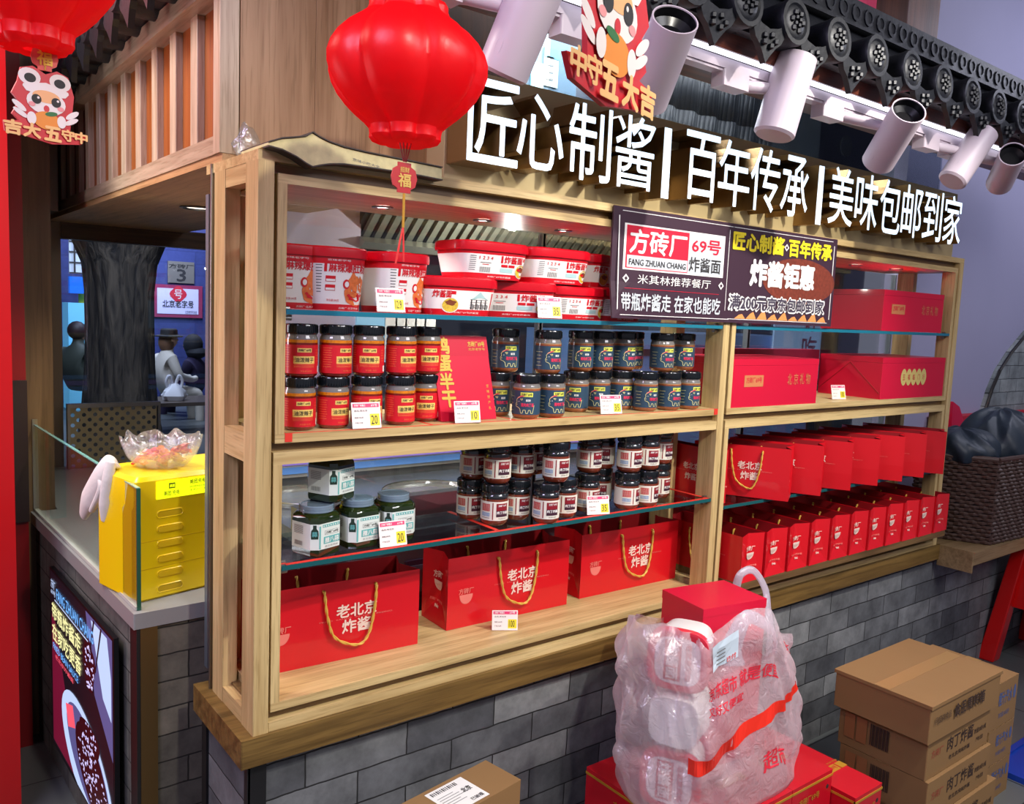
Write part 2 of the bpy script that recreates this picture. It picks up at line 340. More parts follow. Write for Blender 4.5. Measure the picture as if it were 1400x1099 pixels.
# ceiling-high structure above the cabinet: panels behind the sign
struct(MB().box(.53, .80, .27, .3, 1.15, 2.75).build('wall_upper', wood('eave_shade_board', (58, 34, 22), (78, 48, 32), 'z', .5)))  # dark brown puts the shadow under the eave into the board colour
o = bpy.data.objects.new('window_1', None); COL.objects.link(o); struct(o)
MB().box(.8, 2.85, .13, .135, 1.40, 1.95).build('pane', glassy('clerestory_glass', (.75, .8, .86), .05, .01, .5), o)
struct(MB().box(.8, 2.02, 1.15, 1.2, 1.15, 2.7).build('wall_inner', mat('dark_inner_wall', (26, 34, 46), .45, vary=.5, vscale=6)))
struct(MB().box(2.02, 3.02, .8, .85, 1.15, 2.7).build('wall_shaft', mat('grey_green_wall', (96, 104, 106), .6, vary=.12)))
tag(MB().lathe([(.0, 0), (.045, 0), (.05, .01), (.0, .012)][::-1], 20, at(1155, 200, y=.79), axis=(0, -1, 0)).build('wall_disc', mat('grey_disc', (74, 78, 80), .5)), 'grey round disc on the grey green wall behind the sign top', 'wall fitting')

# ------------------------------------------------------------------ left end: pillar, door, window, counter
struct(MB().box(-.205, -.105, 1.52, 2.34, FZ, 2.0).build('wall_pillar', VENEER))
struct(MB().box(-.235, -.203, 1.50, 1.56, FZ, 2.0).build('trim_6', mat('bronze_steel', (128, 116, 104), .35, .8)))
struct(MB().box(-.105, -.02, 1.9, 2.33, 1.16, 2.75).box(-.105, -.06, 1.9, 2.28, FZ, 1.156).build('trim_7', mat('bronze_steel', (0, 0, 0))))
struct(MB().box(-1.2, -.235, 1.60, 1.66, FZ, 2.75).build('wall_passage', mat('dark_passage', (22, 20, 24), .6)))
e = at(23, 800, y=1.02); e2 = at(43, 900, y=1.45)
o = MB().box(-1.3, e.x, 1.02, 1.07, FZ, 2.2).build('door_1', mat('red_lacquer', (190, 6, 14), .3, coat=.3)); struct(o)
o = MB().box(-1.2, e2.x, 1.45, 1.49, FZ, 1.9).build('door_2', mat('dark_red_lacquer', (130, 8, 16), .35)); struct(o)
p0 = at(24, 520, y=1.44); p1 = at(40, 712, y=1.44)
MB().box(p0.x-.02, p1.x, 1.43, 1.449, p1.z, p0.z).build('push_plate', mat('dark_plate', (38, 22, 22), .4), o)
# window onto the dining room
o = bpy.data.objects.new('window_5', None); COL.objects.link(o); struct(o)
MB().box(.03, 1.2, 2.31, 2.318, .12, 1.10).build('pane', glassy('dining_glass', (.82, .88, .95), .03, .01, .4), o)
MB().box(-.06, .05, 2.28, 2.34, FZ, 1.156).build('jamb', mat('jamb_wood', (120, 104, 88), .4, .3), o)
MB().box(.05, 1.2, 2.27, 2.34, 1.085, 1.156).build('window_head', wood('head_wood', (60, 40, 24), (92, 66, 40), 'x', .4), o)
struct(MB().box(.0, 8, 11, 11.1, FZ, 2.75).build('wall_dining', brick('blue_brick', (56, 64, 122), (48, 56, 110), (38, 44, 92), 'x', .5, .17, stain=.2)))
struct(MB().box(-.1, .0, 2.35, 11, FZ, 2.75).build('wall_dining_dark', mat('dining_dark', (30, 30, 40), .6)))
# the soffit with its slatted side
so = thing('slatted_bulkhead', (0, .2, 1.156), 'wooden bulkhead with upright slats above the left counter', 'bulkhead')
MB().box(.014, .5, .225, 2.33, 1.17, 1.75).build('backing_board', PINE, so)
MB().box(.0, .53, .2, 2.33, 1.150, 1.166).build('bottom_board', wood('soffit_wood', (166, 126, 82), (194, 152, 104), 'y', .45, .8), so, bevel=.002)
MB().box(-.004, .03, .241, 2.33, 1.1665, 1.204).build('rail', SLATY, so, bevel=.002)
MB().box(-.03, .0295, .241, 2.33, 1.475, 1.52).build('rail', SLATY, so, bevel=.002)
for i in range(14):
    y = .2+.158*i if i else .2
    if i == 0: continue
    MB().box(-.002, .016, y-.0, y+.048, 1.204, 1.475).build('slat', SLAT, so, bevel=.002)
MB().box(-.006, .034, .1985, .24, 1.1665, 1.75).build('corner_post', SLAT, so, bevel=.002)
for i, (x0, x1) in enumerate([(.036, .2), (.2005, .36), (.3605, .528)]): MB().box(x0, x1, .2, .224, 1.168, 1.75).build('plank', PLANK, so, bevel=.001)
dl = at(243, 308, z=1.149)
dn = MB().lathe([(.052, 0), (.055, -.004), (.045, -.006), (.040, -.001)], 28, (dl.x*.62, dl.y*.62-.02, 1.150)).build('downlight', STEEL, so)
MB().lathe([(.040, -.001), (.0, -.0005)], 28, (dl.x*.62, dl.y*.62-.02, 1.150)).build('lens', mat('warm_lens', (255, 240, 220), .4, emit=1.6), dn)
# service counter (its side flares a little to the left)
A0, A1 = Vector((-.127, .40, 0)), Vector((-.177, 1.52, 0)); cd = (A1-A0).normalized(); cn = Vector((-cd.y, cd.x, 0))   # along the side, outward normal
co = thing('service_counter', (0, .5, FZ), 'grey topped service counter on brick beside the wooden cabinet', 'counter')
def footprint(i): a = A0-cn*i+Vector((0, i, 0)); c = A1-cn*i; return [(a.x, a.y), (.22, .41+i), (.40, 2.27), (-.05, 2.27), (-.10, 1.515), (c.x, c.y)]
MB().hexa(footprint(.0), .113, .15).build('countertop', mat('grey_stone_top', (150, 150, 148), .35), co, bevel=.003)
fp = footprint(.014)
MB().prism([(p[0], p[1], FZ) for p in fp], (0, 0, .733+FZ-FZ)).build('brick_base', BRKY, co)
MB().box(A0.x+.05, .22, .409, .4125, FZ, .113).build('brick_front', BRKW, co)
MB().box(A0.x+.014, A0.x+.052, .402, .412, FZ, .113).build('corner_strip', mat('bronze_strip', (118, 92, 52), .4, .6), co)
MB().box(A0.x+.006, A0.x+.0145, .402, .46, FZ, .113).build('corner_edge', DSTEEL, co)
# glass guard along the counter side
g0, g1 = A0-cn*.012+Vector((0, .02, 0)), A1-cn*.012
gb = thing('glass_guard', (g0.x, g0.y, .15), 'clear glass guard panel standing along the counter edge', 'glass panel')
zt = at(188, 668, y=g0.y).z
MB().prism([g0+Vector((0, 0, .151)), g0-cn*.008+Vector((0, 0, .151)), g1-cn*.008+Vector((0, 0, .151)), g1+Vector((0, 0, .151))][::-1], (0, 0, zt-.151)).build('pane', glassy('guard_glass', (.90, .95, .94), .09, .02, .4), gb)
MB().obox(g0-cn*.004+Vector((0, 0, (zt+.151)/2)), cd, cn, (0, 0, 1), .002, .0045, (zt-.151)/2).build('edge', mat('glass_edge_green', (20, 92, 72), .15, coat=.5), gb)
MB().obox((g0+g1)/2-cn*.004+Vector((0, 0, zt+.001)), cd, cn, (0, 0, 1), (g1-g0).length/2, .0042, .0012).build('top_edge', mat('glass_edge_pale', (120, 176, 164), .15, coat=.5), gb)
MB().obox(g1-cn*.004+Vector((0, 0, (zt+.151)/2+.01)), cd, cn, (0, 0, 1), .006, .008, (zt-.131)/2).build('clamp', STEEL, gb)
MB().obox((g0+g1)/2-cn*.004+Vector((0, 0, .155)), cd, cn, (0, 0, 1), (g1-g0).length/2, .007, .004).build('base_channel', mat('silicone', (190, 190, 180), .4), gb)
# backlit food poster on the counter side
def side(px, py, off=0.):
    d = cf+cr*(px-700)/FPX-cu*(py-549.5)/FPX; n = np.array(cn); q = np.array(A0+cn*off)
    return Vector(CP+d*(((q-CP)@n)/(d@n)))
TL, TR, BL = side(68, 777, .012), side(155, 870, .012), side(72, 1012, .012)
sL, sR = (TL-A0).dot(cd), (TR-A0).dot(cd); zt_, zb_ = (TL.z+TR.z)/2+.0, BL.z
def LB(u, v, off): # u along from far (0) to near (1), v up
    return A0+cd*(sL+(sR-sL)*u)+cn*off+Vector((0, 0, zb_+(zt_-zb_)*v))
lb = thing('light_box', LB(.5, 0, .0), 'backlit food poster light box on the counter brick side', 'light box')
def lbp(pts, off, th): return [LB(u, v, off) for u, v in pts]
MB().prism(lbp([(0, 0), (1, 0), (1, 1), (0, 1)], .0, 0), cn*.012).build('case', mat('black_case', (14, 14, 18), .4), lb)
def em(name, rgb, e=1.): return mat(name, [v*.35 for v in rgb], .4, emit=e*.62, ecol=rgb)
lm = [em('lb_dark', (30, 22, 34), .5), em('lb_wine', (120, 20, 52), .8), em('lb_cream', (244, 238, 170), 1.1), em('lb_blue', (110, 180, 255), 1.1), em('lb_pale', (190, 210, 250), 1.), em('lb_sauce', (58, 8, 18), .7), em('lb_spark', (210, 200, 255), 1.1), em('lb_pink', (250, 90, 110), 1.), em('lb_violet', (96, 92, 150), .8)]
ps = MB()
def pl(pts, off, m): ps.add(lbp(pts, off, 0), [tuple(range(len(pts)))], m)
pl([(.012, .012), (.988, .012), (.988, .988), (.012, .988)], 0.0125, 0)
pl([(.03, .03), (.42, .03), (.30, .35), (.10, .72), (.03, .75)], 0.0128, 1)
pl([(.62, .985), (.985, .985), (.985, .42), (.74, .62)], 0.0128, 8); pl([(.70, .97), (.92, .97), (.97, .80), (.97, .60), (.86, .66)], 0.0131, 4)
pl([(min(.985, .60+.40*math.cos(t)), max(.015, .20+.25*math.sin(t)-.10*math.cos(t))) for t in [2*PI*i/36 for i in range(36)]], .0134, 4)
pl([(min(.985, .62+.33*math.cos(t)), max(.015, .215+.19*math.sin(t)-.09*math.cos(t))) for t in [2*PI*i/36 for i in range(36)]], .0136, 8)
pl([(min(.98, .69+.25*math.cos(t)), max(.02, .20+.17*math.sin(t)-.08*math.cos(t))) for t in [2*PI*i/30 for i in range(30)]], .0138, 5)
pl([(.28, .36), (.40, .40), (.44, .30), (.32, .25)], .0141, 7)
for cx, cy, w_, h_ in [(.66, .34, .14, .11), (.67, .72, .085, .13), (.66, .80, .05, .07)]:
    pl([(cx+w_*math.cos(t)*(1+.2*math.sin(3*t)), cy+h_*math.sin(t)*(1+.15*math.cos(2*t))) for t in [2*PI*i/22 for i in range(22)]], .0140, 5)
for u_0 in (.74, .84): pl([(u_0, .985), (u_0+.02, .985), (u_0-.07, .74), (u_0-.085, .74)], .0142, 0)
rs = random.Random(3)
for i in range(190):
    c = rs.choice([(.67, .72, .07, .11), (.66, .35, .12, .09), (.62, .24, .15, .12), (.75, .15, .17, .12)]); r = math.sqrt(rs.random()); t = rs.random()*2*PI
    u, v, q = c[0]+c[2]*r*math.cos(t), c[1]+c[3]*r*math.sin(t), .006+.006*rs.random()
    if .05 < u < .95 and .05 < v < .95: pl([(u-q, v-q*.4), (u+q, v-q*.6), (u+q*.7, v+q*.7), (u-q*.6, v+q*.5)], 0.0142, 6)
pl([(.10, .845), (.66, .845), (.66, .852), (.10, .852)], 0.0142, 4)
ps.build('poster', lm, lb)
tx = MB()
def lt(body, u0, u1, v0, v1, m, bold=0.): tx.textmap(body, lambda a, c: LB(u0+(u1-u0)*a, v0+(v1-v0)*c, 0.0146), m, bold)
lt('FANG ZHUAN CHANG', .14, .74, .865, .925, 3, .015); lt('方砖厂', .035, .12, .90, .95, 4, .01); lt('69号', .035, .12, .865, .893, 4, .01)
lt('带瓶炸酱走', .05, .55, .735, .825, 2, .02); lt('在家吃更香', .05, .55, .62, .71, 2, .02); lt('FRIED BEAN SAUCE', .06, .50, .565, .60, 3, .01); lt('老北京炸酱面', .10, .42, .525, .55, 7, .01)
tx.build('lettering', lm, lb)
# ================================================================== the display cabinet
W = 2.84
cab = thing('display_cabinet', (0, 0, 0), 'long open light oak display cabinet in two bays on the brick base', 'cabinet')
def part(name, m, bev, *boxes, parent=None):
    b = MB()
    for q in boxes: b.box(*q)
    return b.build(name, m, parent or cab, bevel=bev)
part('top_board', OAKX, .0015, (0, W, 0, .30, 1.131, 1.15))
part('bottom_board', OAKX, .0015, (.0325, W-.0325, .0008, .29, .0005, .020))
GRV = wood('oak_shade_x', (96, 72, 42), (126, 98, 60), 'x')  # darkened oak, groove shadow put into the colour
part('back_rail', GRV, 0, (.02, W-.02, .022, .29, 1.111, 1.131)); part('back_rail', GRV, 0, (.02, W-.02, .022, .29, .020, .040)); part('back_rail', GRV, 0, (.02, W-.02, .022, .29, .574, .592))
for x0, x1 in ((0, .032), (W-.032, W)):
    part('post', OAKZ, .0015, (x0, x1, 0, .066, .0, 1.131)); part('post', OAKZ, .0015, (x0, x1, .181, .247, .0, 1.131))
    for z0, z1 in ((1.094, 1.131), (.549, .607), (0.0, .034)): part('rail', OAKY, .001, (x0+.001, x1-.001, .066, .181, z0, z1))
part('post_fillet', OAKZ, .001, (.019, .031, .008, .04, .02, 1.131))
part('back_panel', OAKZ, 0, (.0325, .125, .2495, .2555, .06, 1.09))
part('metal_edge', STEEL, .001, (-.004, .024, .256, .262, 0, 1.15))
part('post', OAKZ, .0015, (1.390, 1.418, .001, .066, .020, 1.131)); part('post', OAKZ, .0015, (1.390, 1.430, .181, .247, .020, 1.131))
def cell(x0, x1, z0, z1, zf, zc, left_lip=True, right_lip=True, floor=True):
    t = .019
    part('shelf_board', OAKX, .001, (x0, x1, .003, .30, z0, zf)); part('cell_top', OAKX, .001, (x0, x1, .003, .30, zc, z1))
    if left_lip: part('cell_side', OAKZ, .001, (x0, x0+t, .003, .055, zf, zc))
    if right_lip: part('cell_side', OAKZ, .001, (x1-t, x1, .003, .055, zf, zc))
cell(.040, 1.390, .592, 1.111, .610, 1.093, True, False); cell(.037, 1.390, .040, .574, .058, .549, True, False)
cell(1.431, 2.803, .592, 1.111, .610, 1.093); cell(1.430, 2.803, .040, .574, .058, .549)
# red tape lines along the shelf edge of the left bay
part('edge_tape', TAPE, 0, (.060, 1.388, .006, .010, .610, .6106)); part('edge_tape', TAPE, 0, (.060, .075, .0015, .0031, .594, .611)); part('edge_tape', TAPE, 0, (1.374, 1.389, .0015, .0031, .594, .611))
part('edge_tape', TAPE, 0, (.405, .411, .010, .20, .610, .6106)); part('edge_tape', TAPE, 0, (.640, .646, .010, .20, .610, .6106))
# downlights in the bay ceilings
for px, py in [(523, 283), (660, 301), (770, 315), (1170, 362), (1225, 368)]:
    p = at(px, py, z=1.092); p.z = 1.0925
    d = MB().lathe([(.020, 0), (.024, 0), (.025, -.003), (.019, -.004), (.017, -.001)], 24, p).build('downlight', STEEL, cab)
    MB().lathe([(.017, -.001), (0, -.0015)], 20, p).build('lens', mat('downlight_lens', (255, 255, 255), .4, emit=9.), d)
    lamp('downlight_beam', 'SPOT', p-Vector((0, 0, .006)), p-Vector((0, .02, 1)), 3.6, (1, .97, .93), .012, 130, .6)

# glass shelves
GLS = glassy('shelf_glass', (.86, .95, .94), .08, .015, .55); GED = mat('shelf_edge_green', (24, 84, 88), .12, coat=.6); TAPES = TAPE
def shelf(x0, x1, y0, y1, z0, label, tape=True, blue=False):
    g = thing('glass_shelf', ((x0+x1)/2, y1, z0), label, 'shelf')
    MB().box(x0, x1, y0+.0015, y1, z0, z0+.010).build('pane', GLS, g)
    MB().box(x0, x1, y0, y0+.0014, z0, z0+.010).build('front_edge', mat('shelf_edge_teal', (30, 116, 138), .12, coat=.6) if blue else GED, g)
    if tape: MB().box(x0+.01, x1-.005, y0+.001, y0+.012, z0+.0102, z0+.0108).build('edge_tape', TAPE, g)
    for x in (x0, x1):
        s = 1 if x == x0 else -1
        MB().tube([(x, y0+.02, z0-.006), (x+s*.018, y0+.02, z0-.006)], .006, 10).tube([(x, y0+.02, z0+.012), (x+s*.014, y0+.02, z0+.012)], .004, 10).build('clip', STEEL, g)
    return g
shelf(.060, 1.389, .004, .234, .845, 'upper glass shelf of the left bay carrying the red lidded tubs', True, True)
shelf(1.452, 2.783, .004, .234, .846, 'upper glass shelf of the right bay under the topmost red gift box', False, True)
s1 = shelf(.058, 1.389, .004, .234, .332, 'lower glass shelf of the left bay with red tape along its edge')
for x0_, x1_ in ((.600, .612), (.060, .072), (1.372, 1.386)): MB().box(x0_, x1_, .014, .23, .3422, .3428).build('cross_tape', TAPE, s1)
shelf(1.452, 2.783, .004, .24, .302, 'lower glass shelf of the right bay under the leaning paper bags', False)

# ------------------------------------------------------------------ sign with lit channel letters
sg = thing('shop_sign', (1.64, .05, 1.165), 'brass shop sign with glowing white raised characters above the cabinet', 'sign')
BR2 = mat('brass_panel', (206, 184, 134), .3, .4, vary=.10, vscale=3.)
MB().box(.44, 2.84, .05, .125, 1.152, 1.402).build('panel', BR2, sg, bevel=.002)
LIT = mat('lit_letter', (232, 244, 255), .5, emit=.85, ecol=(214, 236, 255)); RET = mat('letter_return', (146, 112, 66), .25, .6)
xs = [.447, .582, .735, .888, None, 1.145, 1.284, 1.426, 1.573, None, 1.827, 1.978, 2.129, 2.276, 2.428, 2.581]
for ch, x in zip('匠心制酱|百年传承|美味包邮到家', xs):
    if ch == '|':
        x0 = 1.058 if x is None and not any(o.name.startswith('sign_divider') for o in sg.children) else 1.760
        d = MB().box(x0, x0+.028, -.028, .05, 1.178, 1.358).build('sign_divider', RET, sg)
        MB().box(x0+.001, x0+.027, -.0300, -.0282, 1.179, 1.357).build('letter_face', LIT, d); continue
    v, f, asp = T(ch, .007, 3)
    x1 = x+.137; z0, z1 = 1.190, 1.366
    if ch == '心': z0 = 1.196; z1 = 1.360
    P = [(x+(x1-x)*p[0], z0+(z1-z0)*p[1]) for p in v]; dq = [float(p[2]) for p in v]
    # raised strokes: front outline carried back to the panel
    from collections import Counter
    ed = Counter(tuple(sorted((fa[i], fa[(i+1) % len(fa)]))) for fa in f for i in range(len(fa)))
    b = MB(); b.add([(a, -.028, c) for a, c in P], f, 0)
    for fa in f:
        for i in range(len(fa)):
            i0, i1 = fa[i], fa[(i+1) % len(fa)]
            if ed[tuple(sorted((i0, i1)))] == 1: b.quad((P[i0][0], -.028, P[i0][1]), (P[i0][0], .0499, P[i0][1]), (P[i1][0], .0499, P[i1][1]), (P[i1][0], -.028, P[i1][1]))
    d = b.build('sign_letter', RET, sg)
    MB().add([(a, -.0290-q, c) for (a, c), q in zip(P, dq)], f, 0).build('letter_face', LIT, d)

# ------------------------------------------------------------------ promotional board hung on the cabinet front
pb = thing('promotional_board', (1.415, -.012, .863), 'dark purple promotional board hung across the cabinet front', 'sign board')
def BP(u, v, o=0.): # u,v in 0..1 over the board; the free lower left corner curls out a little
    cl = max(0, .12-u)*max(0, .35-v)
    return Vector((.912+(1.925-.912)*u, -.010-o-cl*.35, .864+(1.146-.864)*v))
PM = [mat('board_purple', (62, 40, 54), .4), WHITE, mat('board_red', (206, 24, 54), .45), mat('board_grey', (196, 202, 208), .5), INK, YEL, mat('board_sauce', (120, 52, 36), .5, vary=.7, vscale=90.), mat('board_flame', (232, 150, 84), .5), mat('board_edge', (226, 222, 216), .5), mat('board_ink', (70, 62, 78), .5)]
b = MB(); n = 14
for i in range(n):
    for j in range(6): b.quad(BP(i/n, j/6), BP((i+1)/n, j/6), BP((i+1)/n, (j+1)/6), BP(i/n, (j+1)/6), 0)
bd = b.build('board', PM, pb, solid=.0)
md = bd.modifiers.new('solid', 'SOLIDIFY'); md.thickness = .005; md.offset = -1; bd.data.materials[0] = PM[0]
pr = MB(); tx = MB()
def pq(u0, u1, v0, v1, m, o=.0006): pr.add([BP(u0, v0, o), BP(u1, v0, o), BP(u1, v1, o), BP(u0, v1, o)], [(0, 1, 2, 3)], m)
def pt(body, u0, u1, v0, v1, m, bold=.02, o=.0022): tx.textmap(body, lambda a, c: BP(u0+(u1-u0)*a, v0+(v1-v0)*c, o), m, bold)
for u0, u1, v0, v1 in [(.03, .475, .963, .969), (.03, .475, .03, .036), (.018, .0215, .08, .92), (.455, .457, .12, .93), (.47, .975, .963, .969), (.47, .975, .035, .041), (.982, .9855, .08, .92)]: pq(u0, u1, v0, v1, 1)
pq(.04, .437, .445, .86, 1); pq(.048, .430, .460, .845, 2, .0009); pq(.285, .430, .460, .845, 3, .0012); pq(.053, .283, .468, .578, 3, .0012)
pr.add([BP(.60+.19*1.0*math.cos(t)+.21, .48+.25*math.sin(t), .0008) for t in [2*PI*i/30 for i in range(30)]], [tuple(range(30))], 6)
for i in range(9):
    u = .50+.052*i; h_ = .05+.07*((i*7) % 5)/5; pr.add([BP(u, .045, .0010), BP(u+.05, .045, .0010), BP(u+.035, .045+h_, .0010), BP(u+.02, .06+h_*.5, .0010)], [(0, 1, 2, 3)], 7)
pq(.035, .425, .275, .279, 2)
pr.build('print', PM, pb)
pt('方砖厂', .060, .275, .600, .815, 1, .03); pt('69号', .298, .418, .665, .800, 2, .02); pt('炸酱面', .290, .422, .480, .62, 4, .012); pt('FANG ZHUAN CHANG', .060, .276, .490, .545, 4, .015)
pt('米其林推荐餐厅', .095, .385, .325, .41, 1, 0.); pt('带瓶炸酱走 在家也能吃', .035, .432, .075, .235, 3, .025)
pt('匠心制酱', .472, .712, .745, .925, 5, .05); pt('百年传承', .738, .968, .745, .925, 5, .05)
pt('炸酱钜惠', .560, .880, .40, .66, 1, .06); 
pt('满200元京东包邮到家', .468, .95, .130, .295, 1, .085); pt('满200元京东包邮到家', .473, .945, .140, .285, 9, .035, .0030)
for u, v in ((.052, .365), (.43, .365), (.726, .83)):
    pr2 = [BP(u+.012*math.cos(t), v+.04*math.sin(t), .0022) for t in [PI/2*i for i in range(4)]]; tx.add(pr2, [(0, 1, 2, 3)], 1)
    tx.add([BP(u+.006*math.cos(t), v+.02*math.sin(t), .0028) for t in [PI/2*i for i in range(4)]], [(0, 1, 2, 3)], 0)
tx.build('lettering', PM, pb)

# ------------------------------------------------------------------ eaves with round and drip tiles, track and spots
TILE = mat('blue_black_tile', (9, 12, 20), .5, coat=.06, bump=.3, bscale=70.)
ev = thing('tiled_eave', (2.0, -.36, 1.47), 'dark tiled eave with round end tiles above the shop sign', 'eave')
MB().prism([(.3, -.33, 1.455), (.3, -.13, 1.455), (.3, -.13, 1.49), (.3, -.345, 1.49)], (3.2, 0, 0)).build('fascia', wood('red_brown_wood', (70, 30, 20), (104, 50, 34), 'x', .4), ev)
MB().prism([(.3, -.37, 1.485), (.3, -.10, 1.485), (.3, -.10, 1.69), (.3, -.24, 1.69)], (3.2, 0, 0)).build('roof_slope', TILE, ev)
b = MB().box(.3, 3.5, -.30, -.22, 1.635, 1.70)
for i in range(54):
    x = .33+.059*i
    b.lathe([(.022, 0), (.022, .004), (.014, .004), (.014, .001), (0, .001)], 10, (x, -.30, 1.668), axis=(0, -1, 0))
b.build('ridge', TILE, ev)
for i in range(16):
    x = .365+.1715*i+.016
    d = MB().lathe([(0, .020), (.030, .020), (.036, .016), (.040, .020), (.050, .020), (.052, .014), (.050, 0), (.045, -.20)], 20, (x, -.375, 1.533), axis=(0, -.93, .05))
    for k in range(6): d.ball((x+.02*math.cos(k), -.396, 1.533+.02*math.sin(k)), .008, 6)
    for k in range(4): d.ball((x+.009*math.cos(1.6*k+.5), -.398, 1.533+.009*math.sin(1.6*k+.5)), .006, 6)
    d.build('round_tile', TILE, ev)
    xm = x+.086
    o_ = [(-.055, .030), (-.055, .004), (-.045, -.012), (-.028, -.024), (-.012, -.042), (0, -.058), (.012, -.042), (.028, -.024), (.045, -.012), (.055, .004), (.055, .030), (.03, .018), (0, .012), (-.03, .018)]
    d = MB().prism([(xm+p[0], -.388-.1*p[1], 1.488+p[1]) for p in o_], (0, .014, 0))
    for k in range(5): d.ball((xm+.022*math.cos(1.25*k), -.390, 1.476+.012*math.sin(1.25*k)), .008, 6)
    d.build('drip_tile', TILE, ev)
MB().box(.3, 3.5, -.325, -.315, 1.447, 1.4555).build('light_strip', mat('led_strip', (235, 238, 255), .4, emit=1.3), ev)
SPW = mat('spot_white', (186, 172, 182), .4, coat=.05)
tr = tag(MB().box(.3, 2.9, -.31, -.275, 1.425, 1.447).box(.3, 2.9, -.306, -.279, 1.419, 1.425).build('track_rail', SPW, None, bevel=.002), 'white track rail fixed under the tiled eave', 'track rail')
# spots: centre pixel, top pixel and bottom pixel of each cylinder
spots = [((738, -25), (693, 85), .046, 'white cylinder spotlight beside the large red lantern'), ((922, 30), (883, 138), .044, 'white cylinder spotlight behind the pale cut-out pendant'), ((1088, 82), (1058, 184), .047, 'white cylinder spotlight over the centre of the sign'),
    ((1242, 152), (1200, 222), .042, 'white cylinder spotlight fourth along the track from the large lantern'), ((1343, 185), (1303, 245), .041, 'white cylinder spotlight second from the far end of the track'), ((1388, 204), (1363, 258), .038, 'white cylinder spotlight at the far end of the track')]
for (tp, bt, r, lab), yt in zip(spots, (-.40, -.46, -.355, -.46, -.37, -.46)):
    p, q = at(*tp, y=yt), at(*bt, y=-.34)
    L_ = .185; c = (p+q)/2; ax = (p-q).normalized(); p, q = c+ax*L_/2, c-ax*L_/2
    t = thing('track_spotlight', q, lab, 'spotlight', 'white spotlights on the track')
    MB().lathe([(r-.006, 0), (r, .006), (r, L_), (r-.003, L_), (r-.004, L_-.012)], 32, q, axis=ax).lathe([(0, 0), (r-.006, 0)][::-1], 32, q, axis=ax).build('housing', SPW, t)
    MB().lathe([(r-.004, L_-.002), (r-.004, L_-.02), (.6*r, L_-.03), (0, L_-.03)][::1], 32, q, axis=ax).build('baffle', mat('black_baffle', (14, 13, 16), .3), t)
    hp = Vector((c.x-.10, -.292, 1.425)); sidev = (Vector((hp.x, hp.y, hp.z-.02))-c).normalized()
    MB().obox((hp.x-.03, hp.y, hp.z-.018), (1, 0, 0), (0, 1, 0), (0, 0, 1), .045, .02, .018).build('adapter', SPW, t, bevel=.004)
    MB().tube([hp+Vector((.01, 0, -.018)), hp+Vector((.03, -.01, -.02)), c+ax*.02-ax.cross(Vector((0, 1, 0))).normalized()*r*.2], [.016, .014, .012], 12).build('joint', SPW, t)
    nx = (Vector(CP)-c); nx = (nx-ax*nx.dot(ax)).normalized(); sd = ax.cross(nx)
    if sd.z < 0 or True: nn = (nx*.85+(-sd)*.5).normalized()
    pts = [c-ax*.05+nn*(r-.0015)+ax*(.018*math.sin(a))+nn.cross(ax)*(.006*math.cos(a)) for a in [2*PI*i/14 for i in range(14)]]
    MB().tube(pts+[pts[0]], .0012, 6).build('logo', mat('spot_grey', (170, 158, 170), .5), t)
po = at(1240, 40, y=-.27); pe = at(1283, 40, y=-.27)
tag(MB().box(po.x, pe.x, -.27, -.17, 1.60, 2.75).build('hanger_post', wood('post_wood', (58, 30, 22), (92, 56, 40), 'z', .4), None, bevel=.003), 'dark wooden post rising from the tiled eave to the ceiling', 'post')
a = [at(1155, -60, y=.2), at(1150, -3, y=.2), at(1185, 14, y=.2), at(1209, 20, y=.2), at(1235, -3, y=.2), at(1240, -60, y=.2)]
b = MB(); b.prism([Vector(p)+Vector((0, .02*math.sin(i*2), 0)) for i, p in enumerate(a)], (0, .012, 0)); tag(b.build('red_drape', mat('red_silk', (196, 40, 84), .4), None), 'pink red cloth hanging over the tiled eave beside the wooden post', 'cloth')
# left eave over the bulkhead
e2 = thing('tiled_eave', (-.02, 1.2, 1.5), 'dark tiled eave along the bulkhead above its slats', 'eave')
MB().prism([(-.10, .245, 1.522), (.028, .245, 1.522), (.028, .245, 1.74)][::-1], (0, 2.1, 0)).build('roof_slope', TILE, e2)
for i in range(14):
    y = .26+.158*i
    MB().lathe([(0, .02), (.03, .02), (.036, .016), (.040, .020), (.050, .020), (.052, .014), (.050, 0), (.045, -.10)], 18, (-.10, y, 1.555), axis=(-.95, 0, .05)).build('round_tile', TILE, e2)
    MB().prism([(-.115-.1*p[1], y+.079+p[0], 1.512+p[1]) for p in o_][::-1], (.014, 0, 0)).build('drip_tile', TILE, e2)

